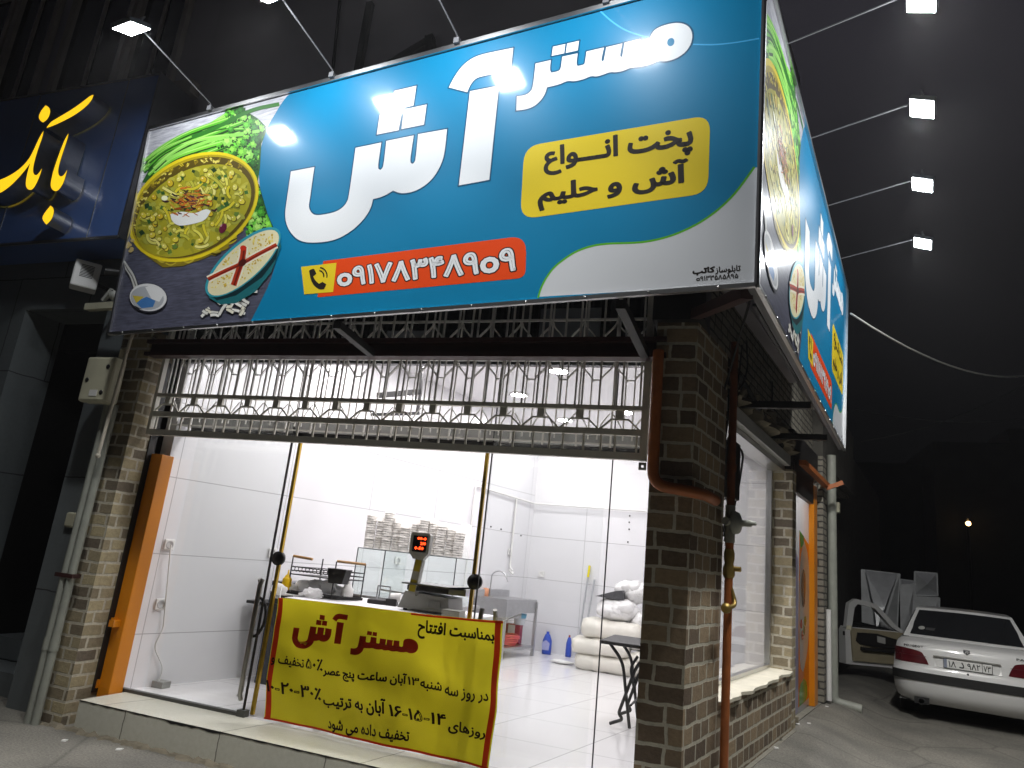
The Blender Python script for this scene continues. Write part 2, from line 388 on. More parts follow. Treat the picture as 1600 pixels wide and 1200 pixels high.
def put_text(mb, s, f2, wt=.03, col=(0, 0, 0), outline=None, owt=.06, lift=None, res=3):
    """f2(x, y, k) maps the unit box to space, k = layers above the surface; wt = extra stroke as a share of the line's height"""
    v, fs, ed, asp = text_geo(s, res)
    def strokes(wd, k0, c):
        for i, (a, b) in enumerate(ed):
            ax, ay = v[a]; bx, by = v[b]; dx, dy = (bx - ax) * asp, by - ay; l = math.hypot(dx, dy)
            if l < 1e-6: continue
            ex, ey = dx / l * wd, dy / l * wd; k = k0 + (i % 4) * .12
            def q(px, py): return f2(px / asp, py, k)
            A, B = ax * asp, bx * asp
            mb.add([q(A - ey * .9 - ex * .4, ay + ex * .9 - ey * .4), q(A - ex, ay - ey), q(A + ey * .9 - ex * .4, ay - ex * .9 - ey * .4), q(B + ey * .9 + ex * .4, by - ex * .9 + ey * .4), q(B + ex, by + ey), q(B - ey * .9 + ex * .4, by + ex * .9 + ey * .4)],
                   [(0, 1, 2, 3, 4, 5)], c, False)
    if outline: strokes(wt + owt, 0, outline)
    for n_, f in fs: mb.add([f2(*v[i], 1.0 + (n_ % 5) * .15) for i in f], [(0, 1, 2)], col, False)
    if wt: strokes(wt, 1.9, col)
def smooth_poly(p, ang=48, it=2, closed=True):
    for _ in range(it):
        n = len(p); out = []
        for i in range(n):
            a, b, c = p[i - 1], p[i], p[(i + 1) % n]
            if not closed and i in (0, n - 1): out.append(b); continue
            t = math.atan2(b[1] - a[1], b[0] - a[0]); u = math.atan2(c[1] - b[1], c[0] - b[0])
            d = abs((u - t + math.pi) % (2 * math.pi) - math.pi)
            if d < math.radians(ang):
                out += [(b[0] * .75 + a[0] * .25, b[1] * .75 + a[1] * .25), (b[0] * .75 + c[0] * .25, b[1] * .75 + c[1] * .25)]
            else: out.append(b)
        p = out
    return p
def off(pts, sc, ox, oy): return [(x / sc + ox, y / sc + oy) for x, y in pts]

# ================================================================== GROUND
def sst(x, a, b): t = max(0, min(1, (x - a) / (b - a))); return t * t * (3 - 2 * t)
def gz(x, y):
    p = V((x, y, 0)) - W0; s = p.dot(U); o = p.dot(UN)
    return sst(s, -.4, 1.6) * (.27 - .165 * sst(o, .05, .75)) * sst(o, -.6, -.3)
xs = [-60, -30, -15, -9, -6, -4] + [-3 + .25 * i for i in range(37)] + [7, 8, 10, 14, 20, 30, 60]
ys = [-20, -8, -2, 1, 2.5] + [3 + .25 * i for i in range(61)] + [19, 21, 24, 28, 35, 50, 90]
mb = MB(); mb.grid([[(x, y, gz(x, y)) for x in xs] for y in ys])
tag(mb.build('ground', ground_mat()), kind='structure')

# ================================================================== SHOP BUILDING
shop = thing('shop_building', 'corner shop building of split-face brick with a bright white tiled room', 'building', (-2.5, 4.2, 0))
m = MB(); m.box(-5.02, -4.70, 4.2, 4.47, -.1, 3.02); m.build('brick_pillar', BRICKL, shop, 'narrow weathered brick pillar at the left of the opening')
m = MB(); m.prism([(-.594, 4.2, -.1), W0 + V((0, 0, -.1)), WP(.70, -.1), WP(.70, -.1, -.24), (-.594, 4.46, -.1)], (0, 0, 3.13))
m.build('brick_pillar', BRICK, shop, 'dark split-face brick pillar on the street corner')
m = MB(); m.box(-4.72, -.53, 4.17, 4.27, 2.795, 2.825); m.box(-4.72, -.53, 4.21, 4.23, 2.825, 2.9); m.box(-4.72, -.53, 4.17, 4.27, 2.9, 2.93)
m.build('steel_beam', MAROON, shop)
m = MB(); m.box(-.62, -.30, 4.14, 4.6, 3.03, 3.4); m.build('beam_end_block', BLACK, shop)
m = MB(); m.obox(WP(.70, -.1, -.22), U * 2.46, UN * .22, (0, 0, .845)); m.build('side_wall', BRICK, shop)
m = MB(); m.obox(WP(.70, -.1, .001), U * 2.5, UN * .035, (0, 0, .37)); m.build('wall_plinth', CONC, shop)
m = MB(); rg = random.Random(3)
top = [WP(.70, .747, -.24)]; pts = [WP(.70, .747, -.24), WP(3.16, .747, -.24), WP(3.16, .747, .012)]
for i in range(15): pts.append(WP(3.05 - i * .16, .747, .03 + rg.uniform(-.016, .012) - (.03 if i in (2, 3, 11) else 0)))
pts.append(WP(.70, .747, .02))
m.prism(pts, (0, 0, .022)); m.build('window_sill', plain('pale_stone', (.62, .58, .47), .55, 0, .3, 7, .3), shop)
m = MB(); m.obox(WP(3.16, -.1, -.22), U * .19, UN * .22, (0, 0, 2.72)); m.build('brick_pillar', BRICKL, shop, 'slim yellowish brick pillar between window and next shop')
# window in the side wall
win = MB(); win.obox(WP(.70, .77, -.235), U * .035, UN * .05, (0, 0, 1.86)); win.obox(WP(3.115, .77, -.235), U * .045, UN * .05, (0, 0, 1.86))
win.obox(WP(.70, .77, -.235), U * 2.46, UN * .05, (0, 0, .03)); win.obox(WP(.70, 2.60, -.235), U * 2.46, UN * .16, (0, 0, .045))
win = win.build('window', ALU, shop)
for a, b in ((.735, 1.74), (1.75, 2.40), (2.41, 3.115)):
    MB().obox(WP(a, .80, -.214), U * (b - a), UN * .008, (0, 0, 1.8)).build('window_pane', GLASS, win)
m = MB(); m.obox(WP(.70, 2.65, -.21), U * 2.46, UN * .19, (0, 0, .10)); m.build('window_lintel', plain('grey_lintel', (.34, .34, .33), .6, 0, .2, 5), shop)
m = MB(); m.obox(WP(.68, 2.752, -.5), U * 2.9, UN * .37, (0, 0, .33)); m.build('wall_core', PLASTER, shop)
m = MB(); m.obox(WP(.70, 3.085, -.4), U * 8.6, UN * .24, (0, 0, 1.55)); m.build('upper_side_wall', BRICKD, shop)
m = MB(); rg = random.Random(5)                                            # broken ledge of old brickwork above the window
rows = []
for j in range(7):
    rows.append([WP(.75 + i * .1, 2.76 + j * .055 + rg.uniform(-.012, .012), -.13 + (.17 - .02 * j + rg.uniform(-.05, .04) if 0 < j < 6 else -.02) * (1 if i not in (9, 10, 17) else .3)) for i in range(27)])
m.grid(rows, smooth=False); m.build('broken_ledge', PLASTERB, shop)
# room
flo = [(-5.0, 4.6, .14), (-.594, 4.6, .14), (.90, 10.75, .14), (-3.2, 10.75, .14)]
m = MB(); m.prism(flo, (0, 0, .06)); m.build('tiled_floor', TILEF, shop)
m = MB(); m.box(-4.56, -.60, 4.19, 4.6, -.1, .2); m.build('front_step', TILES, shop)
m = MB(); rg = random.Random(9); up = []; lo = []
for i in range(90):
    x = -4.56 + i * .0445; k = rg.uniform(.002, .012) * (1.6 if 18 < i < 30 else .8); up.append((x, 4.1885, .1985)); lo.append((x, 4.1875, .1965 - k))
m.grid([lo, up], smooth=False); m.build('chipped_joint', BLACK, shop)
m = MB(); rows = [[], [], []]
for i in range(120):
    x = -5.0 + i * .04; h = rg.uniform(.004, .03); w_ = rg.uniform(.03, .10)
    rows[0].append((x, 4.19, h)); rows[1].append((x, 4.19 - w_ * .5, h * .7)); rows[2].append((x, 4.19 - w_, -.01))
m.grid(rows, smooth=False); m.build('broken_mortar', PLASTERB, shop)
m = MB(); m.obox(L0 + V((0, 0, .2)), U * 6.3, -UN * .15, (0, 0, 3.4)); m.build('tiled_wall', TILEW, shop)
m = MB(); m.box(-3.6, .88, 10.67, 10.8, .2, 2.36); m.build('tiled_wall', TILEW, shop)
m = MB(); m.box(-3.6, .88, 10.67, 10.8, 2.36, 3.6); m.build('painted_wall', CEIL, shop)
m = MB(); m.obox(WP(3.40, .2, -.72), U * 3.3, -UN * .05, (0, 0, 3.4)); m.obox(WP(3.38, .2, -.24), U * .045, -UN * .53, (0, 0, 3.4)); m.obox(WP(.70, 2.76, -.52), U * 2.73, -UN * .03, (0, 0, .82)); m.obox(WP(.70, .2, -.235), U * 2.73, -UN * .03, (0, 0, .54))
m.obox(WP(.27, .2, -.26), U * .43, -UN * .02, (0, 0, 3.4)); m.build('tiled_wall', TILEW, shop)
m = MB(); m.prism([(-4.7, 4.62, 3.58), (-.5, 4.62, 3.58), (.95, 10.8, 3.58), (-3.4, 10.8, 3.58)], (0, 0, .1)); m.build('ceiling', CEIL, shop)
m = MB(); m.prism([(-5.02, 4.36, 3.69), (-.36, 4.36, 3.69), (.45, 8.0, 3.69), (-4.2, 8.0, 3.69)], (0, 0, 3.9)); m.build('upper_wall', PLASTER, shop)
m = MB(); m.obox((-3.3, 4.357, 3.7), (.06, 0, 0), (0, -.05, 0), (0, 0, 2.4)); m.bar((-3.27, 4.3, 5.2), (-2.6, 4.3, 5.55), .07); m.bar((-2.6, 4.3, 5.6), (-2.45, 4.3, 4.7), .07); m.bar((-3.6, 4.33, 6.2), (-3.4, 4.33, 4.0), .02)
m.build('wall_ironwork', BLACK, shop)
m = MB(); m.box(-4.68, -.60, 4.60, 4.64, 2.86, 3.59)                         # dark panes above the beam
tr = m.build('transom', DARKGL, shop)
m = MB(); m.box(-4.68, -.6, 4.575, 4.6, 2.86, 2.93)
for x in (-4.1, -3.55, -2.9, -2.3, -1.72, -1.62, -.98): m.box(x, x + .05, 4.57, 4.6, 2.93, 3.58)
m.build('transom_frame', plain('dark_frame', (.05, .055, .055), .5), tr)
SPN = plain('reflection_grey', (.18, .20, .22), .5, 0, .3, 3)
for x, z, a, b in ((-3.3, 2.94, .5, .10), (-2.75, 2.97, .4, .16), (-1.5, 2.95, .45, .34)): MB().box(x, x + a, 4.585, 4.598, z, z + b).build('pane_reflection', SPN, tr)  # lighter reflections in the dark panes, painted as grey rectangles
# shop front: fixed glass, sliding leaves with brass edges
m = MB(); m.box(-4.66, -3.463, 4.598, 4.608, .215, 2.84); g = m.build('glass_panel', GLASS, shop)
m = MB(); m.box(-3.468, -3.458, 4.594, 4.612, .205, 2.84); m.build('edge_seal', BLACK, g)
m = MB(); m.box(-4.67, -3.50, 4.585, 4.625, .2, .222); m.box(-3.50, -3.43, 4.575, 4.63, .2, .245); m.build('bottom_rail', plain('dark_rail', (.06, .06, .055), .45), g)
for x0, x1 in ((-1.765, -.905), (-.90, -.62)):
    m = MB(); m.box(x0, x1, 4.598, 4.608, .205, 2.84); g = m.build('glass_panel', GLASS, shop)
    m = MB(); m.box(x0 - .002, x0 + .004, 4.594, 4.612, .205, 2.84); m.build('edge_seal', BLACK, g)
for sx, xe, far in ((-1, -3.425, -4.45), (1, -1.822, -.95)):
    m = MB(); m.box(min(xe, far), max(xe, far), 4.656, 4.664, .21, 2.25); d = m.build('glass_door', GLASS, shop)
    m = MB(); m.box(xe - .012, xe + .012, 4.648, 4.672, .21, 2.25); m.build('brass_edge', GOLD, d)
    m = MB(); m.lathe([(.001, 0), (.052, 0), (.052, .03), (.001, .03)], (xe + sx * .012, 4.675, 1.318), (0, -1, 0), 24); m.build('lock', BLACK, d)
    m = MB(); hx = xe + sx * .10
    m.tube([(hx, 4.63, .30), (hx, 4.61, .34), (hx, 4.61, 1.11), (hx, 4.63, 1.15)], .017); m.tube([(hx + sx * .07, 4.69, .30), (hx + sx * .07, 4.71, .34), (hx + sx * .07, 4.71, 1.11), (hx + sx * .07, 4.69, 1.15)], .017)
    m.build('door_handle', plain('dull_steel', (.30, .29, .27), .35, .8), d)
    if sx < 0:
        m = MB(); m.tube([(xe - .10 + .085 * math.sin(t), 4.63, .88 + .14 * math.cos(t)) for t in [math.pi * i / 10 for i in range(11)]], .011); m.build('pull_ring', BLACK, d)
m = MB(); m.box(-4.60, -.62, 4.60, 4.70, 2.30, 2.40); hd = m.build('door_track', plain('grey_track', (.36, .36, .36), .5), shop)
m = MB(); m.box(-4.55, -.62, 4.66, 4.69, 2.272, 2.298)
for x in (-3.60, -2.72, -2.6, -2.0, -1.9, -.95, -.85): m.box(x, x + .14, 4.64, 4.70, 2.225, 2.272)
m.build('roller_carriage', BLACK, hd)

# left shutter post and its black channel
po = thing('shutter_post', 'tall orange steel post beside the narrow left brick pillar', 'post', (-4.63, 4.48, .15))
m = MB(); m.box(-4.685, -4.57, 4.44, 4.57, .15, 2.03); m.build('post', ORANGE, po, bevel=.006)
m = MB(); m.obox((-4.80, 4.42, .72), (.16, 0, 0), (0, .02, 0), (0, 0, .02)); m.obox((-4.66, 4.38, .68), (.05, 0, 0), (0, .06, 0), (0, 0, .05)); m.box(-4.74, -4.68, 4.42, 4.44, .23, .29)
m.build('lug', ORANGE, po)
m = MB(); m.box(-4.73, -4.69, 4.40, 4.47, .2, 2.8); tag(m.build('shutter_channel', BLACK), 'black steel channel between left brick pillar and orange post', 'channel')

# ================================================================== RAISED STEEL GATE AND GRILLE
YG = 4.33
gt = thing('security_gate', 'raised taupe steel lifting gate with short bars and trapezoid arches along its foot', 'gate', (-2.6, YG, 2.17))
xl, xr = -4.66, -.635
m = MB()
for z0, z1 in ((2.168, 2.214), (2.322, 2.362), (2.485, 2.513)): m.box(xl, xr, YG - .02, YG + .02, z0, z1)
m.box(xl, xl + .03, YG - .021, YG + .021, 2.166, 3.5); m.box(xr - .045, xr, YG - .021, YG + .021, 2.166, 3.5)
m.build('frame', GRATE, gt)
m = MB(); m.lathe([(.012, 0), (.033, 0), (.033, .012), (.012, .012)], (xr - .02, YG - .02, 2.13), (0, -1, 0), 4); m.build('lock_tab', GREY, gt)
for i in range(35):
    x = xl + .08 + (xr - xl - .16) * i / 34 + (.012 if i % 3 else -.012)
    MB().bar((x, YG, 2.214), (x, YG, 2.322), .012).build('short_bar', GRATE, gt)
for i in range(15):
    x = xl + .14 + .2645 * i; k = MB()
    k.bar((x - .125, YG, 2.362), (x - .055, YG, 2.425), .011, up=(0, 1, 0)); k.bar((x - .058, YG, 2.425), (x + .058, YG, 2.425), .011, up=(0, 1, 0)); k.bar((x + .055, YG, 2.425), (x + .125, YG, 2.362), .011, up=(0, 1, 0))
    k.box(x - .024, x + .024, YG - .012, YG + .012, 2.428, 2.485)
    k.build('trapezoid_arch', GRATE, gt)
m = MB()
for i in range(16):
    x = xl + .10 + .2645 * i
    for dx in (0, .045, .16): m.bar((min(x + dx, xr - .02), YG, 2.513), (min(x + dx, xr - .02), YG, 3.5), .012)
tag(m.build('long_bars', GRATE2, gt), kind=None)
# fixed grille behind
YT = 4.50
gr = thing('transom_grille', 'fixed pale steel grille of pointed arches behind the raised gate', 'grille', (-2.6, YT, 2.25))
m = MB()
for z in (2.862, 3.16, 3.40): m.box(-4.66, -.63, YT - .008, YT + .008, z, z + .016)
m.build('rail', GRATE2, gr)
def arch(k, x, zt, h, p):
    """one tulip between two bars: two curves that open upward from a small foot"""
    for s in (-1, 1):
        k.tube([(x + s * (.03 + (p / 2 - .03) * (math.sin(t * math.pi / 2) ** 1.7)), YT, zt - h + h * t) for t in [i / 6 for i in range(7)]], .0055, 5)
        k.tube([(x + s * (.022 + (p / 2 - .03) * (math.sin(t * math.pi / 2) ** 1.7)), YT + .02, zt - h * 1.05 + h * t) for t in [i / 6 for i in range(7)]], .0035, 4)
    k.bar((x - .032, YT, zt - h), (x + .032, YT, zt - h), .009, up=(0, 1, 0))
    k.bar((x - .03, YT, zt - h), (x - .03, YT, zt - .54 if zt < 3 else zt - .42), .009); k.bar((x + .03, YT, zt - h), (x + .03, YT, zt - .54 if zt < 3 else zt - .42), .009)
for zt in (2.86, 3.16):
    for i in range(17):
        k = MB(); arch(k, -4.53 + .2335 * i, zt, .13, .2335); k.build('pointed_arch', GRATE2, gr)
for i in range(17):
    x = -4.64 + .2335 * i
    MB().bar((x, YT, 2.27), (x, YT, 3.5), .011).build('upright_bar', GRATE2, gr)
m = MB(); m.bar((-4.64, YT, 2.29), (-.63, YT, 2.29), .012)
for i in range(17):
    x = -4.53 + .2335 * i
    for s in (-1, 1): m.tube([(x + s * (.03 + .08 * t ** 2), YT, 2.33 + .17 * t) for t in (0, .25, .5, .75, 1)], .005, 5)
m.build('foot_tulips', GRATE2, gr)

# ================================================================== SIGNS
FQ = [V((-4.662, 3.781, 2.84)), V((-.010, 3.189, 2.84)), V((.0027, 3.080, 4.55)), V((-4.662, 3.6736, 4.55))]
SQ = [V((-.010, 3.189, 2.84)), V((.8079, 7.3234, 2.84)), V((.8757, 7.4925, 4.55)), V((.0027, 3.080, 4.55))]
def qn(Q): return (Q[1] - Q[0]).cross(Q[3] - Q[0]).normalized()
FN, SN = qn(FQ), qn(SQ)
LY = .00022
def bil(Q, N, a, b, k): return (Q[0] * (1 - a) + Q[1] * a) * (1 - b) + (Q[3] * (1 - a) + Q[2] * a) * b + N * (k * LY)
EXF, EYF = FQ[1] - FQ[0], FQ[3] - FQ[0]
def S(px, py):
    """pixel of the photograph -> share of the front board's width and height"""
    p = onp(px, py, FQ[0], FN) - FQ[0]
    exx, exy, eyy = EXF.dot(EXF), EXF.dot(EYF), EYF.dot(EYF); dx, dy = p.dot(EXF), p.dot(EYF); de = exx * eyy - exy * exy
    return ((dx * eyy - dy * exy) / de, (dy * exx - dx * exy) / de)
def SP(pts): return [S(*p) for p in pts]
def clampb(p): return [(min(.9985, max(.0015, a)), min(.997, max(.003, b))) for a, b in p]
BLUE = (.0, .195, .385); LET = (.80, .82, .84); EDGE = (.0, .075, .16); YEL = (.80, .60, .02); RED = (.78, .065, .005); INK = (.02, .015, .012)
ART_FOOD = []          # (polygon in board shares, colour, layer)
def food(pts, col, k): ART_FOOD.append((clampb(SP(pts)), col, k))
rg = random.Random(11)
edge_blue = [(458, 138), (440, 160), (430, 177), (416, 200), (410, 220), (406, 237), (404, 255), (404, 275), (406, 295), (411, 315), (417, 332), (422, 345), (428, 362), (433, 385), (430, 415), (420, 445), (410, 465), (402, 482), (392, 501)]
edge_s = smooth_poly(edge_blue, 60, 2, False)
WOOD_SPLIT = [(150, 300), (215, 300), (430, 300)]
ART_WOOD = [(clampb(SP([(140, 540), (150, 300), (330, 290), (404, 290)] + [p for p in edge_s if p[1] > 290] + [(392, 520)])), (.075, .078, .115), 1),
            (clampb(SP([(190, 305), (225, 180), (330, 140), (470, 120)] + [p for p in edge_s if p[1] <= 305] + [(300, 305)])), (.50, .50, .55), 1)]
def inside(p):
    # left of the blue edge?
    for (xa, ya), (xb, yb) in zip(edge_s, edge_s[1:]):
        if ya <= p[1] <= yb: return p[0] < xa + (xb - xa) * (p[1] - ya) / max(yb - ya, 1e-6) - 1
    return p[0] < 390
def ell(cx, cy, a, b, th, n=40, t0=0, t1=2 * math.pi):
    c, s = math.cos(th), math.sin(th)
    return [(cx + a * math.cos(t) * c - b * math.sin(t) * s, cy + a * math.cos(t) * s + b * math.sin(t) * c) for t in [t0 + (t1 - t0) * i / n for i in range(n if abs(t1 - t0) > 6.2 else n + 1)]]
def strip(pts, wd, col, k, taper=True):
    pts = smooth_poly(pts, 90, 2, False); l = []; r = []
    for i, p in enumerate(pts):
        q = pts[min(i + 1, len(pts) - 1)]; o = pts[max(i - 1, 0)]; dx, dy = q[0] - o[0], q[1] - o[1]; d = math.hypot(dx, dy) or 1
        ww = wd / 2 * (1 if not taper else .55 + .45 * math.sin(math.pi * (i + .5) / len(pts)))
        l.append((p[0] - dy / d * ww, p[1] + dx / d * ww)); r.append((p[0] + dy / d * ww, p[1] - dx / d * ww))
    food(l + r[::-1], col, k)
# greens behind the bowl
G = [(.10, .42, .03), (.18, .55, .05), (.05, .26, .02), (.26, .62, .10), (.02, .11, .015), (.03, .17, .02)]
food([(222, 285), (240, 252), (290, 222), (330, 208), (352, 175), (372, 165), (402, 185), (418, 200), (408, 225), (406, 262), (400, 300), (330, 300)], (.025, .12, .02), 2)
food([(388, 300), (405, 290), (418, 335), (430, 362), (424, 372), (395, 370), (380, 345)], (.015, .07, .012), 2)
for i in range(34):
    t = rg.random(); y0 = 262 + rg.uniform(-12, 30); x0 = 221 + rg.uniform(0, 25)
    p = [(x0, y0), (x0 + 28, y0 - 22 + rg.uniform(-6, 4)), (x0 + 75 + rg.uniform(-10, 20), y0 - 48 + rg.uniform(-8, 8)), (x0 + 120 + rg.uniform(0, 30), y0 - 62 + rg.uniform(-14, 12))]
    wd = rg.uniform(3, 6.5); strip([(x_ + 1, y_ + 1.6) for x_, y_ in p], wd * 1.1, (.015, .07, .01), 3 + i * .12 - .03, False); strip(p, wd, rg.choice(G[:4] + G[:2]), 3 + i * .12, False); strip([(x_, y_ - wd * .2) for x_, y_ in p], wd * .3, (.38, .74, .16), 3 + i * .12 + .03, False)
strip([(300, 215), (345, 197), (390, 172), (436, 163)], 6, G[5], 7.5, False); strip([(260, 250), (310, 225), (360, 212), (405, 205)], 5, G[3], 7.6, False)
def cutx(p):      # the leaves of the print are cut along the edge of the blue field
    for (xa, ya), (xb, yb) in zip(edge_s, edge_s[1:]):
        if ya <= p[1] <= yb: return (min(p[0], xa + (xb - xa) * (p[1] - ya) / max(yb - ya, 1e-6) - .4), p[1])
    return p
def leaf(cx, cy, r, col, k, n=11):
    ph = rg.uniform(0, 6); food([cutx(q) for q in [(cx + r * (1 if j % 2 else .62 + rg.uniform(0, .2)) * math.cos(ph + j * math.pi / n) * rg.uniform(.85, 1.1), cy + r * (1 if j % 2 else .62) * math.sin(ph + j * math.pi / n)) for j in range(2 * n)]], col, k)
for i in range(190):
    z = rg.random()
    if z < .20: cx, cy = 368 + rg.gauss(0, 10), 180 + rg.gauss(0, 10)
    elif z < .62: cx, cy = 385 + rg.gauss(0, 18), 228 + rg.gauss(0, 18)
    else: cx, cy = 406 + rg.gauss(0, 9), 325 + rg.gauss(0, 30)
    if inside((cx - 3, cy)) and cy > 165: r_ = rg.uniform(3.5, 10); cc = rg.choice(G); leaf(cx + 1, cy + 1.5, r_ * 1.06, (.01, .045, .008), 3.4 + i * .023 - .008, 7); leaf(cx, cy, r_, cc, 3.4 + i * .023, 7); leaf(cx - 1, cy - 1, r_ * .5, tuple(min(.8, q * 1.7) for q in cc), 3.4 + i * .023 + .008, 5)
# bowl of noodle soup
C0 = (302.5, 323.5); TH = math.radians(-30)
food([(206, 352), (214, 378), (232, 402), (255, 418), (285, 416), (320, 404), (350, 388), (382, 352), (400, 310), (300, 330)], (.20, .155, .012), 8)
for i in range(40):
    a = rg.uniform(.3, 2.6); p = ell(C0[0], C0[1] + rg.uniform(4, 15), 98, 70, TH, 40)[int(a / 6.283 * 40) % 40]
    strip([(p[0] - 8, p[1] + rg.uniform(-5, 3)), p, (p[0] + 8, p[1] - 5 + rg.uniform(-4, 2))], rg.uniform(2, 5), rg.choice([(.45, .36, .03), (.03, .022, .003), (.25, .19, .01)]), 8.3 + i * .02)
food(ell(*C0, 109, 77, TH, 48), (.74, .58, .015), 10); food(ell(C0[0], C0[1], 104.5, 72.5, TH, 48), (.42, .32, .012), 10.4); food(ell(C0[0] + 1, C0[1] + 1, 102, 70, TH, 48), (.10, .07, .008), 10.8)
def inb(x, y, k=1.): c, s = math.cos(-TH), math.sin(-TH); dx, dy = x - C0[0] - 0, y - C0[1] - 6; return ((dx * c - dy * s) / 98) ** 2 + ((dx * s + dy * c) / 62) ** 2 < k
for i in range(90):
    t = rg.uniform(3.4, 6.1); r = rg.uniform(.9, 1.0); p = ell(C0[0], C0[1], 100 * r, 69 * r, TH, 200)[int(t / 6.2832 * 200) % 200]
    food(ell(p[0], p[1], rg.uniform(1.5, 4), rg.uniform(.8, 1.8), rg.uniform(0, 3), 6), rg.choice([(.55, .43, .03), (.26, .18, .01), (.7, .6, .12)]), 11 + i * .01)
food(ell(C0[0], C0[1] + 6, 98, 62, TH, 48), (.37, .33, .02), 12)
SOUP = [(.70, .64, .10), (.62, .52, .03), (.74, .68, .20), (.46, .44, .05), (.62, .58, .12)]
for i in range(230):
    while True:
        x, y = C0[0] + rg.uniform(-100, 100), C0[1] + rg.uniform(-90, 95)
        if inb(x, y, .9): break
    food(ell(x, y, rg.uniform(3, 10), rg.uniform(2, 5), rg.uniform(0, 3), 8), rg.choice([(.30, .28, .02), (.46, .42, .05), (.36, .36, .05), (.20, .21, .02), (.55, .5, .08)]), 12.3 + i * .01)
for i in range(170):
    while True:
        x, y = C0[0] + rg.uniform(-100, 100), C0[1] + rg.uniform(-90, 95)
        if inb(x, y, .88): break
    z = rg.random()
    if z < .34:
        a = rg.uniform(0, 6.28); cv = rg.uniform(-1.2, 1.2); l = rg.uniform(6, 12); p = [(x, y)]
        for j in range(4): a += cv / 2; p.append((p[-1][0] + math.cos(a) * l * .6, p[-1][1] + math.sin(a) * l * .6))
        if all(inb(*q, .93) for q in p):
            strip(p, 5.4, (.16, .15, .012), 15 + i * .03, False); strip(p, 4.0, rg.choice(SOUP), 15.02 + i * .03, False)
    elif z < .66:
        r = rg.uniform(3, 5.4); food(ell(x + .7, y + .9, r * 1.12, r, rg.uniform(0, 3), 12), (.13, .10, .008), 15 + i * .03); food(ell(x, y, r, r * .82, rg.uniform(0, 3), 12), rg.choice([(.66, .54, .05), (.58, .40, .02), (.66, .60, .12), (.52, .48, .05)]), 15.02 + i * .03)
        food(ell(x - r * .3, y - r * .3, r * .25, r * .2, 0, 6), (.85, .8, .45), 15.03 + i * .03)
    else: leaf(x, y, rg.uniform(2, 5.5), rg.choice([(.03, .10, .02), (.06, .16, .03), (.015, .045, .012), (.12, .2, .03)]), 15 + i * .03, 4)
food(smooth_poly([(267, 335), (285, 330), (305, 335), (322, 326), (330, 330), (322, 345), (300, 351), (280, 354), (269, 346)], 60, 2), (.80, .80, .76), 21)
for i in range(85):
    x, y = 297 + rg.gauss(0, 14), 316 + rg.gauss(0, 8.5)
    strip([(x - rg.uniform(2, 7), y + rg.uniform(-4, 4)), (x, y), (x + rg.uniform(2, 7), y + rg.uniform(-5, 4))], rg.uniform(1.3, 3.4), rg.choice([(.30, .07, .01), (.45, .12, .015), (.05, .018, .022), (.025, .012, .02), (.10, .03, .05), (.55, .25, .03), (.6, .16, .02)]), 21.5 + i * .03)
food(ell(349, 357, 8.5, 5.2, -1.05, 14), (.13, .012, .035), 22); food(ell(346.5, 353, 2.3, 1.2, -1.05, 8), (.5, .25, .3), 22.3)
food(ell(258, 310, 5, 4, 0, 12), (.85, .85, .55), 22.2)  # bright glint on the bowl, put into the print's colour
# second bowl
C1 = (380.5, 410); T1 = math.radians(-42)
food([(322, 448), (328, 466), (345, 476), (370, 474), (400, 456), (425, 425), (440, 385), (436, 370), (400, 400)], (.012, .13, .15), 24)
food([(323, 455), (335, 459), (360, 456), (400, 425), (430, 388), (438, 380), (432, 405), (410, 434), (370, 462), (340, 470)], (.003, .022, .028), 24.5)
food(ell(*C1, 75, 29, T1, 40), (.03, .30, .38), 25); food(ell(C1[0] + .5, C1[1] + 1, 71, 26, T1, 40), (.72, .66, .42), 25.5)
for i in range(210):
    t, r = rg.uniform(0, 6.28), math.sqrt(rg.random()) * .92; c, s = math.cos(T1), math.sin(T1); a, b = 68 * r * math.cos(t), 24 * r * math.sin(t)
    food(ell(C1[0] + a * c - b * s, C1[1] + a * s + b * c, rg.uniform(1.3, 2.8), rg.uniform(.9, 1.6), rg.uniform(0, 3), 6), rg.choice([(.62, .45, .05), (.74, .62, .15), (.5, .33, .03), (.78, .72, .4)]), 26 + i * .006)
for p, wd in (([(326, 437), (352, 424), (380, 412), (400, 400), (433, 383)], 6), ([(382, 386), (380, 405), (373, 425), (366, 446)], 9)):
    strip(p, wd + 5, (.80, .76, .60), 28, False); strip(p, wd, (.42, .035, .008), 28.4, False); strip([(x + .8, y + .6) for x, y in p], wd * .45, (.16, .012, .006), 28.8)
food(ell(380, 411, 7, 5, T1, 14), (.07, .008, .004), 29); food(ell(381, 388, 5, 4, 0, 12), (.6, .03, .008), 29)
for i in range(46):                                                         # pale sticks under the small bowl
    x, y = 310 + rg.uniform(-6, 84), 452 + rg.uniform(-4, 46); a = rg.choice([.3, .5, -1.0, -1.2, .1]) + rg.uniform(-.25, .25); l = rg.uniform(8, 24)
    q = [(x, y), (x + l * .5 * math.cos(a), y + l * .5 * math.sin(a) + rg.uniform(-2, 2)), (x + l * math.cos(a), y + l * math.sin(a))]
    if y < 470 and x < 320: continue
    if all(inside(z) and z[1] < 503 - (z[0] - 290) * .08 for z in q): strip(q, 6, (.03, .03, .035), 22.6 + i * .02, False); strip(q, 4.4, rg.choice([(.78, .78, .74), (.66, .66, .62), (.72, .70, .58)]), 22.61 + i * .02, False)
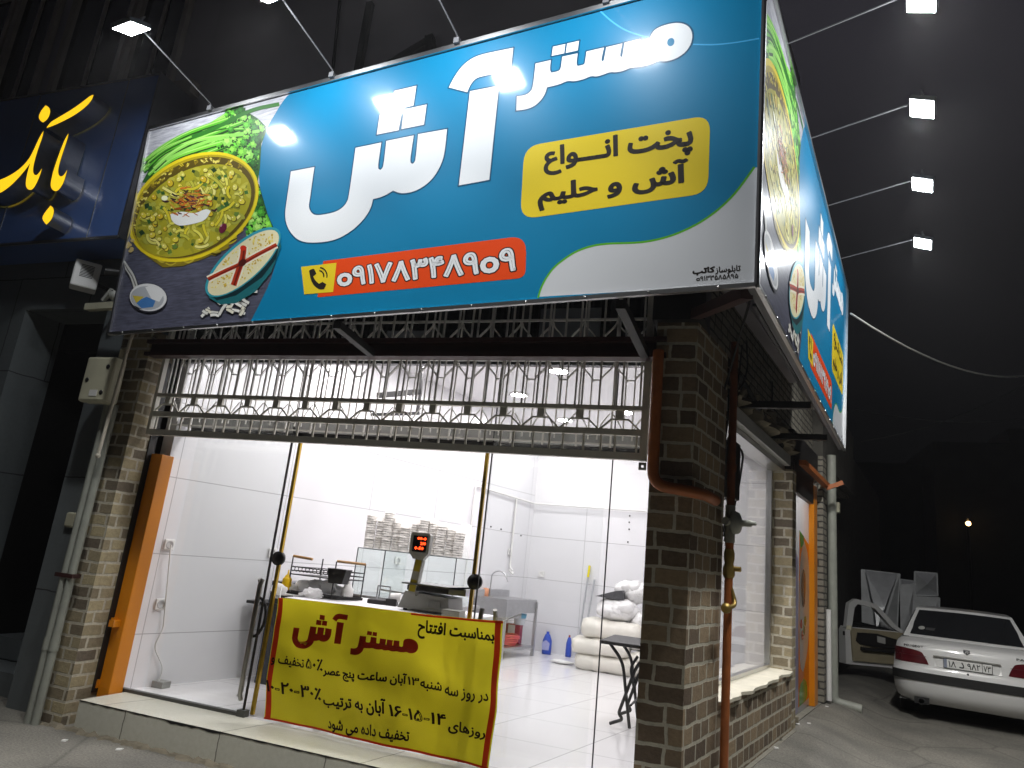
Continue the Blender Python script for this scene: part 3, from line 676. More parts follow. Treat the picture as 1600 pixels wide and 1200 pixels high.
# spoon
strip([(191, 409), (206, 428), (213, 445), (216, 458)], 9, (.03, .03, .04), 22.5, False); strip([(191, 409), (206, 427), (212, 444), (215, 458)], 7, (.52, .52, .50), 22.6, False); strip([(192, 411), (207, 430), (213, 447)], 2, (.16, .16, .15), 22.7, False)
food(ell(232.5, 466, 30, 23, .1, 30), (.02, .02, .03), 22.5); food(ell(232.5, 465, 29, 21.5, .1, 30), (.66, .67, .68), 22.8); food(ell(231, 466, 26, 18.5, .1, 30), (.38, .40, .43), 23)
food([(228, 449), (236, 447), (252, 452), (256, 462), (250, 472), (238, 468)], (.68, .69, .70), 23.2); food([(212, 472), (230, 464), (244, 470), (240, 480), (222, 482)], (.05, .17, .42), 23.3); food([(208, 462), (226, 464), (214, 474)], (.50, .40, .05), 23.4); food([(206, 470), (212, 478), (224, 484), (214, 482)], (.02, .02, .02), 23.4)
for i in range(9): food(ell(200 + rg.uniform(-4, 8), 378 + i * 1.6 + rg.uniform(-4, 4), 3.2, 2.6, 0, 9), (.55, .42, .16), 22.5 + i * .05)
for i in range(40): food(ell(207 + rg.uniform(-5, 9), 290 + rg.uniform(-22, 30) + 0, 2.6, 2.0, rg.uniform(0, 3), 7), rg.choice([(.55, .42, .16), (.45, .30, .10), (.6, .5, .25)]), 3 + i * .02)

LOGO = []
def lg(pts, sc, ox, oy, sm=48): LOGO.append(SP(smooth_poly(off(pts, sc, ox, oy), sm, 2)))
lg([(97, 272), (243, 245), (215, 450), (208, 490), (220, 525), (245, 545), (285, 545), (370, 528), (420, 500), (450, 460), (460, 420), (500, 125), (660, 92), (640, 235), (643, 256), (655, 263), (668, 252), (675, 230), (692, 82), (862, 48), (840, 200), (845, 220), (857, 225), (868, 215), (875, 195), (890, 40), (1070, 8), (1055, 165), (1030, 240), (985, 315), (925, 368), (860, 400), (800, 410), (765, 405), (735, 392), (690, 420), (650, 436), (610, 445), (597, 500), (565, 555), (515, 612), (450, 662), (380, 698), (300, 715), (200, 718), (140, 700), (95, 655), (68, 600), (60, 540), (70, 460)], 4, 430, 200)
lg([(740, 570), (878, 538), (860, 662), (722, 692)], 4, 430, 0); lg([(650, 720), (790, 690), (768, 815), (632, 842)], 4, 430, 0); lg([(802, 685), (942, 655), (926, 780), (786, 808)], 4, 430, 0)
lg([(1212, 572), (1392, 538), (1335, 1125), (1145, 1160)], 4, 430, 0)
lg([(1080, 548), (1115, 480), (1165, 410), (1230, 362), (1300, 338), (1480, 302), (1466, 442), (1300, 475), (1245, 492), (1215, 530), (1195, 578)], 4, 430, 0)
lg([(25, 605), (75, 598), (105, 580), (125, 550), (140, 400), (235, 378), (228, 438), (238, 457), (286, 447), (298, 428), (306, 357), (402, 336), (394, 402), (402, 415), (440, 408), (448, 395), (457, 325), (566, 300), (549, 375), (555, 386), (565, 380), (580, 298), (680, 275), (665, 350), (673, 361), (681, 354), (694, 270), (792, 247), (785, 318), (793, 331), (832, 324), (848, 305), (852, 245), (862, 215), (885, 185), (940, 160), (1010, 145), (1068, 152), (1106, 182), (1118, 228), (1107, 280), (1078, 325), (1040, 355), (1000, 375), (950, 388), (905, 381), (870, 400), (800, 420), (735, 424), (690, 445), (640, 455), (605, 452), (560, 470), (520, 482), (488, 476), (440, 498), (380, 512), (340, 506), (290, 530), (212, 548), (200, 590), (170, 635), (130, 668), (80, 686), (22, 692)], 4, 800, 0)
lg([(248, 295), (325, 278), (318, 336), (240, 352)], 4, 800, 0); lg([(336, 275), (410, 258), (402, 318), (328, 334)], 4, 800, 0)
HOLE = SP(smooth_poly(off([(962, 250), (990, 238), (1006, 255), (1000, 285), (975, 295), (958, 280)], 4, 800, 0), 90, 2))
def rrect(c, r, n=6):
    out = []
    for i in range(4):
        p, a, b = V(c[i] + (0,)), V(c[i - 1] + (0,)), V(c[(i + 1) % 4] + (0,)); ri = r[i] if hasattr(r, '__len__') else r
        p0 = p + (a - p).normalized() * ri; p1 = p + (b - p).normalized() * ri
        for k in range(n + 1):
            t = k / n; q = p0 * (1 - t) ** 2 + p * 2 * t * (1 - t) + p1 * t * t; out.append((q.x, q.y))
    return out
YPANEL = SP(rrect([(818, 229), (1108, 180), (1105, 302), (812, 343)], 26)); RPANEL = SP(rrect([(505, 408), (822, 368), (821, 434), (496, 464.5)], [1, 26, 14, 1]))
YSQ = SP(off([(162, 868), (383, 843), (362, 1025), (182, 1040)], 4, 430, 200))
PHONE = SP(smooth_poly(off([(212, 893), (222, 884), (244, 880), (258, 912), (238, 928), (250, 953), (274, 974), (296, 962), (320, 978), (306, 1008), (280, 1012), (245, 990), (222, 950)], 4, 430, 200), 50, 1))
GREYC = [(1505, 250), (1400, 400), (1300, 500), (1200, 575), (1100, 630), (1000, 672), (900, 700), (800, 716), (700, 720), (600, 722), (500, 735), (400, 770), (330, 815), (260, 870), (210, 940), (180, 1000), (165, 1055)]
GREYC = smooth_poly(off(GREYC, 4, 800, 200), 60, 2, False)
def quadmap(corn):
    """a line of text in a slanted box given by four pixels TL, TR, BR, BL -> board shares"""
    q = SP(corn)
    def f(x, y): a = [(q[3][i] * (1 - x) + q[2][i] * x) * (1 - y) + (q[0][i] * (1 - x) + q[1][i] * x) * y for i in (0, 1)]; return a[0], a[1]
    return f
def stroke(mb, P, pts, wd, col, k, closed=True):
    n = len(pts)
    for i in range(n if closed else n - 1):
        a, b = P(*pts[i], k + (i % 3) * .3), P(*pts[(i + 1) % n], k + (i % 3) * .3); d = b - a
        if d.length < 1e-6: continue
        sd = (P(0, 0, 1) - P(0, 0, 0)).normalized().cross(d).normalized() * wd; e = d.normalized() * wd * .5
        mb.add([a - sd * .8 - e, a - e * 2, a + sd * .8 - e, b + sd * .8 + e, b + e * 2, b - sd * .8 + e], [(0, 1, 2, 3, 4, 5)], col, False)
def build_sign(Q, label, base):
    N = qn(Q); P = lambda a, b, k: bil(Q, N, a, b, k)
    sg = thing('shop_sign', label, 'sign', base)
    ex, ey = (Q[1] - Q[0]), (Q[3] - Q[0])
    m = MB(); vs = [q - N * .002 for q in Q]; bk = [q - N * .045 for q in Q]
    m.add(vs + bk, [(0, 1, 2, 3), (7, 6, 5, 4), (4, 5, 1, 0), (5, 6, 2, 1), (6, 7, 3, 2), (7, 4, 0, 3)], BLUE); m.build('board', DSTEEL, sg)
    m = MB(); m.quad(P(.0015, .003, 0), P(.9985, .003, 0), P(.9985, .997, 0), P(.0015, .997, 0), BLUE); m.build('blue_print', VINYL, sg)
    m = MB()
    for a, b, wd in ((0, 1, .022), (3, 2, .03), (0, 3, .016), (1, 2, .012)):
        m.bar(Q[a] + N * .006, Q[b] + N * .006, wd, .022, N)
    e = m.build('edge_trim', ALU, sg)
    for i in range(14): MB().lathe([(.007, 0), (.007, .004), (.002, .006)], P((i + .5) / 14, 0.0, 0) + N * .017, N, 8).build('screw', STEEL, e)
    m = MB()
    for p, c, k in ART_WOOD: m.poly([P(a, b, k) for a, b in p], c)
    fp = m.build('food_print', WOODP, sg)
    m = MB()
    for p, c, k in ART_FOOD: m.poly([P(a, b, 2 + k * 1.0) for a, b in p], c)
    m.build('pictured_dishes', VINYL, fp)
    m = MB(); gp = clampb(SP(GREYC))
    m.poly([P(a, b, 2) for a, b in gp + [(.9985, .003), (.9985, gp[0][1])]], (.62, .64, .67)); stroke(m, P, gp, .007, (.10, .42, .02), 3, False)
    m.build('corner_sweep', VINYL, sg)
    for sw in ([(932, 15), (950, 32), (970, 46), (990, 54), (1012, 60)], [(1081, 70), (1112, 71), (1150, 67), (1182, 61)]): m = MB(); stroke(m, P, SP(smooth_poly(sw, 90, 2, False)), .005, (.06, .42, .78), 2, False); m.build('printed_swirl', VINYL, sg)
    m = MB()
    for p in LOGO: stroke(m, P, p, .011, EDGE, 3)
    for i, p in enumerate(LOGO): m.poly([P(a, b, 6 + (i % 2) * .4) for a, b in p], LET)
    m.poly([P(a, b, 8) for a, b in HOLE], BLUE)
    m.build('lettering', VINYL, sg)
    m = MB(); m.poly([P(a, b, 3) for a, b in YPANEL], YEL); yp = m.build('yellow_panel', VINYL, sg)
    m = MB()
    for s, c in (('پخت انـــواع', [(850, 232), (1080, 191.5), (1079, 245), (850, 274)]), ('آش و حلیم', [(842, 287), (1071.5, 248.5), (1071.5, 300), (841, 329)])):
        f = quadmap(c); put_text(m, s, lambda x, y, k: P(*f(x, y), 5 + k), .036, INK)
    m.build('lettering', VINYL, yp)
    m = MB(); m.poly([P(a, b, 3) for a, b in RPANEL], RED); rp = m.build('red_panel', VINYL, sg)
    m = MB(); m.poly([P(a, b, 6) for a, b in YSQ], YEL); m.poly([P(a, b, 8) for a, b in PHONE], INK)
    for r0, wd in ((8, .006), (13, .006)): stroke(m, P, SP([(498 + r0 * math.cos(t), 431 + r0 * math.sin(t)) for t in [-1.35 + 1.5 * i / 8 for i in range(9)]]), wd, INK, 8, False)
    m.build('phone_icon', VINYL, rp)
    m = MB(); f = quadmap([(528, 420), (804, 387.5), (804, 422), (528, 447)])
    put_text(m, 'o۹۱۷۸۳۴۸۹o۹', lambda x, y, k: P(*f(x, y), 5 + k), .055, LET, INK, .055); m.build('lettering', VINYL, rp)
    m = MB()
    for s, c, wt in (('تابلوساز', [(1117.5, 417.5), (1156.5, 414), (1156.5, 426), (1117.5, 429)], .03), ('کاتب', [(1082.5, 419.5), (1116, 416.5), (1116, 427), (1082.5, 430.5)], .06), ('o۹۱۳۳۵۸۵۸۹۵', [(1088, 432.5), (1153, 427.5), (1153, 434.5), (1088, 439.5)], .05)):
        f = quadmap(c); put_text(m, s, lambda x, y, k: P(*f(x, y), 4 + k), wt, INK, res=2)
    m.build('maker_lettering', VINYL, sg)
    return sg
build_sign(FQ, 'big blue front sign board with white lettering and bowl picture, facing the street', (-2.33, 3.48, 2.84))
build_sign(SQ, 'blue side sign board seen edge-on, facing the dark alley', (.39, 5.26, 2.84))
m = MB(); m.bar(FQ[1] + V((.004, -.004, 0)), FQ[2] + V((.004, -.004, 0)), .014); tag(m.build('corner_trim', ALU), 'thin metal corner strip where the two blue sign boards meet', 'trim')

# brackets that carry the signs
def bracket(pts, label, wd=.05, mt=BLACK, name='sign_bracket'):
    m = MB(); [m.bar(a, b, wd) for a, b in zip(pts, pts[1:])]
    tag(m.build(name, mt), label, 'bracket', 'steel arms that carry the signs')
bracket([(-2.60, 4.17, 2.812), (-2.53, 3.60, 2.825)], 'black steel arm from the dark beam to the middle of the front sign')
bracket([(-.66, 4.17, 2.812), (-.668, 3.35, 2.825)], 'black steel arm from the dark beam to the right of the front sign')
bracket([(-.05, 3.30, 2.85), (-.36, 4.14, 3.06)], 'dark red steel arm from the top of the corner pillar to the sign corner', .06, MAROON)
bracket([(-.25, 5.49, 2.82), (.385, 5.45, 2.82)], 'nearer black arm from the window head to the side sign')
bracket([(-.06, 6.67, 2.82), (.60, 6.65, 2.82)], 'farther black arm from the window head to the side sign', .05)
bracket([(-.02, 3.9, 3.02), (.56, 6.4, 2.87)], 'long dark sheet strip running under the side sign', .02)
bracket([(-5.31, 4.04, 3.17), (-4.60, 4.0, 3.17), (-4.60, 3.85, 3.17)], 'cream rounded arm sticking out left of the front sign', .055, CREAM)

# ================================================================== FLOODLIGHTS
def floodlight(base, lamp, out, label, grp, watts, spread, lean, aim=(0, 0, 0)):
    base, lamp, out = V(base), V(lamp), V(out)
    t = thing('floodlight', label, 'floodlight', base, grp)
    mid = base + (lamp - base) * .5 + V((0, 0, .03))
    MB().tube([base, base + V((0, 0, .03)) + out * .01, lamp + V((0, 0, .06)) - out * .03], .006, 7).build('arm', DSTEEL, t)
    m = MB(); m.box(base.x - .018, base.x + .018, base.y - .018, base.y + .018, base.z - .03, base.z + .008); m.build('clamp', DSTEEL, t)
    n = (-out * .36 + V((0, 0, -.93))).normalized(); a = n.cross(V((0, 0, 1))).normalized(); b = n.cross(a)
    m = MB(); m.obox(lamp - n * .035 - a * .102 - b * .077, a * .204, b * .154, n * .035); h = m.build('housing', DSTEEL, t, bevel=.006)
    m = MB(); m.quad(lamp + n * .002 - a * .096 - b * .071, lamp + n * .002 + a * .096 - b * .071, lamp + n * .002 + a * .096 + b * .071, lamp + n * .002 - a * .096 + b * .071)
    m.build('lens', LAMP, h)
    m = MB(); m.bar(lamp - n * .03 - a * .115, lamp + V((0, 0, .06)) - a * .115, .008); m.bar(lamp - n * .03 + a * .115, lamp + V((0, 0, .06)) + a * .115, .008); m.bar(lamp + V((0, 0, .06)) - a * .12, lamp + V((0, 0, .06)) + a * .12, .008)
    m.build('yoke', STEEL, t)
    ld = bpy.data.lights.new('flood_beam', 'AREA'); ld.shape = 'RECTANGLE'; ld.size = .16; ld.size_y = .11; ld.energy = watts; ld.spread = math.radians(spread); ld.color = (1.0, .975, .93)
    lo = bpy.data.objects.new('flood_beam', ld); COL.objects.link(lo); lo.parent = h
    zz = (V((0, 0, 1)) - out * lean - V(aim)).normalized(); xx = V((0, 0, 1)).cross(zz).cross(zz).normalized(); xx = -xx.cross(zz)
    lo.matrix_local = Matrix.Translation(lamp + n * .012 - base) @ Matrix((xx, zz.cross(xx), zz)).transposed().to_4x4()
fo = V((FN.x, FN.y, 0)).normalized(); so = V((SN.x, SN.y, 0)).normalized()
for (b, l, lb) in (((-3.957, 3.563, 4.58), (-4.06, 2.876, 4.72), 'lit floodlight on a thin arm above the pictured soup bowl at left'),
                   ((-2.779, 3.414, 4.58), (-2.862, 2.814, 4.70), 'lit floodlight second from the left above the front sign'),
                   ((-1.793, 3.288, 4.58), (-1.87, 2.64, 4.71), 'floodlight on the thin arm above the tall white letter of the front sign'),
                   ((-.83, 3.17, 4.58), (-.91, 2.47, 4.71), 'floodlight above the right part of the front sign, nearest the sign corner')):
    floodlight(b, l, fo, lb, 'floodlights over the front sign', BEAM, 84, .10)
se = (SQ[2] - SQ[3]).normalized()
for e, lb in ((.687, 'topmost of the lit floodlights in the sky right of the signs'), (1.70, 'second lit floodlight from the top right of the side sign'), (2.72, 'third lit floodlight from the top right of the side sign'), (3.80, 'lowest lit floodlight right of the side sign')):
    b = SQ[3] + se * e + V((0, 0, .03)) - so * .02
    floodlight(b, SQ[3] + se * e + so * .69 + V((0, 0, .12)), so, lb, 'floodlights over the side sign', BEAM * (3.0 if e < 3 else 3.8), 128, .42, U * (0 if e < 2 else .25 if e < 3 else .75))

# ================================================================== BANK BUILDING
bank = thing('bank_building', 'dark stone building left of the shop, with a black doorway and tall upper windows', 'building', (-7.5, 4.35, 0))
m = MB()
m.box(-14, -6.42, 4.3, 4.7, -.1, 3.9); m.box(-5.40, -5.03, 4.3, 4.7, -.1, 3.9); m.box(-6.42, -5.40, 4.3, 4.7, 3.27, 3.9); m.build('stone_wall', STONE, bank)
m = MB(); m.box(-6.40, -5.42, 4.72, 4.8, 3.0, 3.3); m.box(-6.5, -5.3, 6.6, 6.7, 0, 3.4); m.box(-6.5, -6.42, 4.7, 6.6, 0, 3.4); m.box(-5.40, -5.32, 4.7, 6.6, 0, 3.4); m.build('doorway', BLACK, bank)
m = MB()
for i in range(3): m.box(-6.41, -5.41, 4.5 + i * .32, 6.6, .0 + i * .19, .18 + i * .19)
m.build('steps', STONE, bank)
m = MB(); m.box(-14, -5.03, 4.4, 4.8, 3.9, 10.5); m.build('upper_wall', PLASTER, bank)
m = MB(); m.box(-14, -5.06, 4.28, 4.4, 5.42, 5.56); m.build('window_ledge', plain('brown_stone', (.36, .32, .28), .8, 0, .3, 4), bank)
MUL = plain('brown_stone_mullion', (.40, .36, .32), .8, 0, .3, 4)
xw = -5.45
for i in range(7):
    wd = (.62, .85, .62, .85, .62, .85, .62)[i]
    m = MB(); m.box(xw - wd, xw, 4.38, 4.398, 5.58, 8.8); wn = m.build('window', DARKGL, bank)
    m = MB(); m.box(xw - .02, xw + .04, 4.33, 4.39, 5.57, 8.8); m.box(xw - wd - .05, xw - wd + .02, 4.33, 4.39, 5.57, 8.8); m.box(xw - wd * .5 - .02, xw - wd * .5 + .02, 4.36, 4.39, 5.57, 8.8); m.box(xw - wd, xw, 4.35, 4.39, 7.15, 7.22); m.build('window_frame', MUL, wn)
    xw -= wd + (.30 if i % 2 else .14)
# bank sign with lit letters
bs = thing('bank_sign', 'navy fascia panel with glowing yellow raised letters above the black doorway', 'sign', (-8, 3.9, 3.73))
m = MB(); m.box(-13, -4.995, 3.9, 4.28, 3.73, 5.30); m.build('panel', BLUEF, bs)
m = MB()
for x in (-5.35, -6.45, -7.6, -8.7): m.box(x, x + .006, 3.894, 3.9, 3.74, 5.29)
m.box(-13, -4.985, 3.885, 3.9, 3.715, 3.74); m.box(-4.995, -4.978, 3.89, 4.28, 3.73, 5.31); m.box(-13, -4.98, 3.89, 3.905, 5.29, 5.305)
m.build('panel_joint', plain('dull_alu', (.22, .23, .25), .35, .9), bs)
YB = 3.72
def bank_letter(pts, nm='letter'):
    p = [ony(*q, YB) for q in smooth_poly(off(pts, 5.215, 0, 140), 70, 2)]
    m = MB(); n = len(p); d = V((0, .165, 0))
    m.add(p, tessellate_polygon([p])); ob = m.build(nm, YELEM, bs)
    m = MB(); q = [x + V((0, .004, 0)) for x in p]; m.add(q + [x + d for x in q], [(i, (i + 1) % n, n + (i + 1) % n, n + i) for i in range(n)], (.5, .5, .5), False); m.build('letter_side', STEEL, ob)
bank_letter([(558, 357), (530, 400), (490, 500), (455, 600), (430, 680), (412, 760), (415, 800), (440, 828), (470, 825), (500, 790), (525, 740), (548, 650), (530, 685), (510, 705), (490, 708), (475, 690), (473, 650), (490, 580), (520, 490), (550, 400)])
bank_letter([(355, 335), (320, 390), (280, 480), (240, 560), (180, 630), (100, 690), (0, 738), (-140, 768), (-230, 740), (-250, 800), (-180, 870), (-100, 880), (0, 845), (80, 790), (150, 720), (210, 650), (245, 600), (222, 680), (208, 760), (215, 800), (240, 820), (270, 810), (300, 760), (325, 700), (342, 640), (325, 670), (300, 698), (280, 695), (268, 670), (272, 620), (290, 550), (315, 470), (345, 390)])
bank_letter([(762, 42), (735, 50), (650, 118), (560, 178), (470, 230), (410, 265), (378, 312), (420, 300), (520, 255), (620, 200), (700, 140), (748, 85)])
bank_letter([(372, 128), (400, 145), (412, 180), (390, 240), (350, 268), (325, 250), (313, 220), (335, 170)], 'letter_dot')
bank_letter([(412, 945), (435, 965), (440, 1000), (420, 1060), (378, 1100), (352, 1070), (343, 1040), (370, 995)], 'letter_dot')

# ================================================================== FITTINGS ON THE WALLS
sb = thing('alarm_box', 'small white slotted alarm box high on the dark bank wall', 'alarm box', (-5.56, 4.12, 3.36))
c = V((-5.56, 4.14, 3.50)); ax = V((.80, -.60, 0)); ay = V((.60, .80, 0))
m = MB(); m.obox(c - ax * .085 - ay * .10 - V((0, 0, .12)), ax * .17, ay * .20, (0, 0, .24)); m.build('case', WPLAST, sb, bevel=.012)
m = MB()
for i in range(9): m.obox(c - ay * .102 - ax * .055 + ax * (.012 * i) + V((0, 0, .0)), ax * .006, -ay * .002, (0, 0, .08))
for i in range(9): m.obox(c + ax * .0855 - ay * .05 + V((0, 0, .075 - .013 * i)), ax * .002, ay * .10, (0, 0, .006))
m.build('slots', BLACK, sb)
m = MB(); m.bar(c + ax * .06 + ay * .08 + V((0, 0, -.06)), (-5.40, 4.3, 3.42), .03); m.build('mount', BLACK, sb)
jb = thing('junction_box', 'beige electrical box fixed beside the left brick pillar, above two grey pipes', 'electrical box', (-5.05, 4.0, 2.36))
a, b_, c_ = ony(141, 563, 3.98), ony(181, 562, 3.98), ony(127, 630, 3.98)
m = MB(); m.obox((-5.095, 3.99, 2.355), (.30, 0, 0), (0, .12, 0), (0, 0, .37)); m.build('case', CREAM, jb, bevel=.02)
m = MB()
for x, z in ((-4.85, 2.64), (-4.86, 2.43), (-5.04, 2.53)): m.lathe([(.001, 0), (.019, 0), (.019, .006), (.001, .006)], (x, 3.992, z), (0, -1, 0), 10)
m.build('screw_cap', BLACK, jb)
m = MB(); m.box(-4.98, -4.90, 3.986, 3.99, 2.40, 2.45); m.build('sticker', WPLAST, jb)
for x, zt, lb in ((-4.915, 2.36, 'left of two grey drainpipes beside the left brick pillar'), (-4.848, 2.36, 'right of two grey drainpipes beside the left brick pillar')):
    m = MB(); m.tube([(x, 4.12, -.02), (x, 4.12, 1.1), (x, 4.13, zt)], .030); m.lathe([(.034, 0), (.034, .09)], (x, 4.12, .5), n=10); tag(m.build('drainpipe', PIPEG), lb, 'pipe', 'grey pipes by the left pillar')
m = MB(); m.box(-4.98, -4.80, 4.085, 4.16, 1.02, 1.05); tag(m.build('pipe_clamp', MAROON), 'rusty clamp around the two grey drainpipes', 'clamp')
m = MB(); p1, p2 = ony(204, 530, 4.02), ony(153, 712, 4.05); m.tube([p1 + V((0, .02, .1)), p1, p2], .013); m.ball(p2, .02); tag(m.build('conduit', plain('dirty_white_pipe', (.50, .46, .38), .6, 0, .3, 20)), 'dirty white conduit hanging down in front of the beige box', 'conduit')
m = MB(); p = ony(108, 812, 4.27); m.box(p.x - .05, p.x + .05, 4.27, 4.3, p.z - .06, p.z + .06); tag(m.build('wall_plate', CREAM, bevel=.02), 'small pale plate on the dark jamb left of the drainpipes', 'plate')
cm = thing('wall_camera', 'small dark camera on a white stem peeking out behind the left edge of the sign', 'camera', ony(178, 440, 4.1))
p = ony(178, 428, 4.1); m = MB(); m.tube([p + V((-.04, -.06, .0)), p + V((.05, .06, .03))], .035); m.build('body', BLACK, cm)
m = MB(); m.bar(ony(161, 470, 4.1), ony(176, 452, 4.1), .03); m.ball(ony(179, 462, 4.1), .045); m.build('stem', plain('pale_grey', (.42, .42, .38), .5), cm)

# gas pipes on the corner pillar
def rnd(p, r=.05, n=5):
    """round the corners of a 3D polyline"""
    p = [V(q) for q in p]; out = [p[0]]
    for a, b, c in zip(p, p[1:], p[2:]):
        u = (a - b); v = (c - b); ru = min(r, u.length * .45, v.length * .45); q0 = b + u.normalized() * ru; q1 = b + v.normalized() * ru
        out += [q0 * (1 - t) ** 2 + b * 2 * t * (1 - t) + q1 * t * t for t in [i / n for i in range(n + 1)]]
    return out + [p[-1]]
m = MB(); z = lambda px, py: ony(px, py, 4.145)
m.tube(rnd([z(1029, 548), z(1019, 757), z(1100, 772), WP(.28, z(1105, 772).z, .06)], .09, 7), .034, 10)
tag(m.build('gas_pipe', GASOR), 'thick orange gas pipe that turns round the front of the corner pillar', 'pipe')
m = MB(); bz = WP(.64, 0, .06); m.tube([bz + V((0, 0, .10)), bz + V((0, 0, 1.74))], .026, 10); tag(m.build('gas_pipe', GASOR), 'lower orange riser pipe on the alley side of the corner pillar', 'pipe')
m = MB(); m.tube([bz + V((0, 0, 1.96)), bz + V((0, 0, 3.1))], .026, 10); m.lathe([(.032, 0), (.032, .05)], bz + V((0, 0, 2.2))); tag(m.build('gas_pipe', plain('shaded_orange_paint', (.16, .05, .018), .5, 0, .35, 14)), 'upper orange riser pipe, coloured darker for the shade under the side sign', 'pipe')  # same riser; the shade under the sign is put into its colour
rgz = thing('gas_regulator', 'pale grey round gas regulator on the orange riser', 'regulator', bz + V((0, 0, 1.74)))
d = UN * .9 + V((0, -.2, 0)); d.normalize(); o = bz + V((0, 0, 1.87))
m = MB(); m.lathe([(.001, -.02), (.035, -.02), (.07, .0), (.075, .012), (.07, .03), (.03, .05), (.022, .06), (.022, .12), (.013, .125), (.013, .15), (.001, .15)], o + UN * .02, d, 16); m.build('diaphragm_body', PIPEG, rgz)
m = MB(); m.tube([bz + V((0, 0, 1.74)), bz + V((0, 0, 1.98))], .032); m.tube([o, o - U * .12], .026); m.build('union', plain('pale_cast_metal', (.38, .38, .33), .5, .2, .2, 20), rgz)
vv = thing('gas_valve', 'brass gas valve with a small cap below the regulator', 'valve', bz + V((0, 0, 1.5)))
m = MB(); m.lathe([(.028, 0), (.038, .02), (.038, .06), (.028, .09), (.034, .12), (.034, .16), (.028, .18)], bz + V((0, 0, 1.52))); m.tube([bz + V((0, 0, 1.58)) + UN * .02, bz + V((0, 0, 1.58)) + UN * .075], .016); m.build('body', BRASS, vv)
m = MB(); m.tube(rnd([bz + V((0, 0, 1.5)), bz + V((0, 0, 1.36)) - U * .0 + UN * .05, bz + V((0, 0, 1.34)) - U * .14 + UN * .03], .05), .014); m.ball(bz + V((0, 0, 1.34)) - U * .16 + UN * .03, .032); m.build('bleed_pipe', BRASS, vv)
mt_ = thing('meter_box', 'black meter box with hanging cables beside the corner pillar', 'meter', WP(.95, 1.98, -.05))
m = MB(); m.obox(WP(.80, 2.05, -.10), U * .20, UN * .13, (0, 0, .40)); m.build('case', BLACK, mt_, bevel=.01)
m = MB()
for i in range(5): m.tube(rnd([WP(.86 + .03 * i, 2.05, -.02), WP(.84 + .02 * i, 1.95, .0), WP(.80 + .03 * i, 1.82 - .03 * i, -.03)], .03), .009, 6)
m.build('cable_loop', RUBBER, mt_)
m = MB()
for i in range(6):
    a = WP(.72 + .02 * i, 2.1 + .1 * i, -.04); b = WP(.80 + .05 * i, 3.0 + .05 * i, -.06 + .02 * i); m.tube(rnd([a, (a + b) / 2 + UN * (.05 * (i % 3)) - U * .06, b], .2, 6), .007, 5)
m.tube([WP(.75, 2.72, -.05), (.0, 3.85, 3.2)], .008, 5); m.tube(rnd([WP(.8, 3.05, -.05), WP(1.2, 2.95, .0), WP(2.2, 2.88, -.05), WP(2.9, 2.80, -.05)], .2), .022, 6); m.tube(rnd([WP(1.0, 3.1, -.05), WP(1.6, 2.85, .02), WP(2.0, 3.0, .04), WP(2.4, 3.3, -.05)], .2), .009, 6)
m.tube(rnd([WP(.9, 2.45, -.0), WP(1.0, 2.40, .05), WP(1.03, 2.2, .02), WP(.98, 1.9, -.02)], .06), .008, 5)
tag(m.build('loose_cables', RUBBER), 'tangle of black cables hanging under the side sign', 'cables')

# ================================================================== ALLEY: NEXT SHOP AND BEYOND
al = thing('neighbour_shop', 'narrow shop front with an orange glass poster and threshold beside the slim brick pillar', 'shop front', WP(4.1, .2))
m = MB(); m.obox(WP(3.35, -.1, -.25), U * 1.83, UN * .22, (0, 0, .38)); m.obox(WP(3.35, -.1, -.04), U * 1.83, UN * .10, (0, 0, .32)); m.build('threshold', CONC, al)
m = MB(); m.obox(WP(3.43, 2.75, -.5), U * 1.6, UN * .46, (0, 0, .33)); m.obox(WP(3.43, 2.45, -.08), U * 1.2, UN * .05, (0, 0, .32)); m.build('shutter_head', BLACK, al)
m = MB(); m.obox(WP(3.50, 2.72, .0), U * 1.75, UN * .07, (0, 0, .05)); m.bar(WP(5.10, 2.70, .04), WP(5.14, 2.78, .22), .05); m.build('orange_rail', GASOR, al)
m = MB(); m.obox(WP(4.74, .285, -.10), U * .22, UN * .06, (0, 0, 2.40)); m.build('orange_post', ORANGE, al)
m = MB(); m.obox(WP(3.352, .28, -.20), U * .02, UN * .16, (0, 0, 2.5)); m.build('door_edge', BLACK, al)
PO = -.10
def po(px, py, k=0): return onW(px, py, PO + .002 + k * .0012)
m = MB()
m.poly([po(1241, 700), po(1275, 750), po(1275, 1088), po(1241, 1125)], (.50, .50, .51))
m.poly([po(1249, 828, 1), po(1275, 868, 1), po(1275, 1080, 1), po(1247, 1106, 1)], (.80, .21, .01))
m.poly([po(1241, 860, 1), po(1247, 870, 1), po(1247, 1112, 1), po(1241, 1118, 1)], (.45, .42, .60))
m.poly([po(*p, 2) for p in smooth_poly([(1249, 880), (1256, 845), (1262, 862), (1265, 900), (1265, 960), (1262, 1020), (1255, 1050), (1249, 1040)], 90, 2)], (.55, .56, .50))
m.poly([po(*p, 2) for p in ((1249, 828), (1256, 838), (1256, 850), (1251, 858))], (.10, .42, .02))
m.poly([po(*p, 2) for p in smooth_poly([(1249, 1072), (1256, 1060), (1261, 1066), (1262, 1092), (1249, 1104)], 90, 1)], (.10, .42, .02))
m.poly([po(*p, 2) for p in smooth_poly([(1265, 1030), (1270, 1018), (1275, 1040), (1275, 1078), (1265, 1088)], 60, 1)], (.42, .36, .03))
m.poly([po(*p, 3) for p in ell(1255.5, 916, 3.4, 27, 0, 16)], (.22, .09, .03)); m.poly([po(*p, 4) for p in ell(1255.5, 938, 2.4, 11, 0, 12)], (.05, .012, .008))
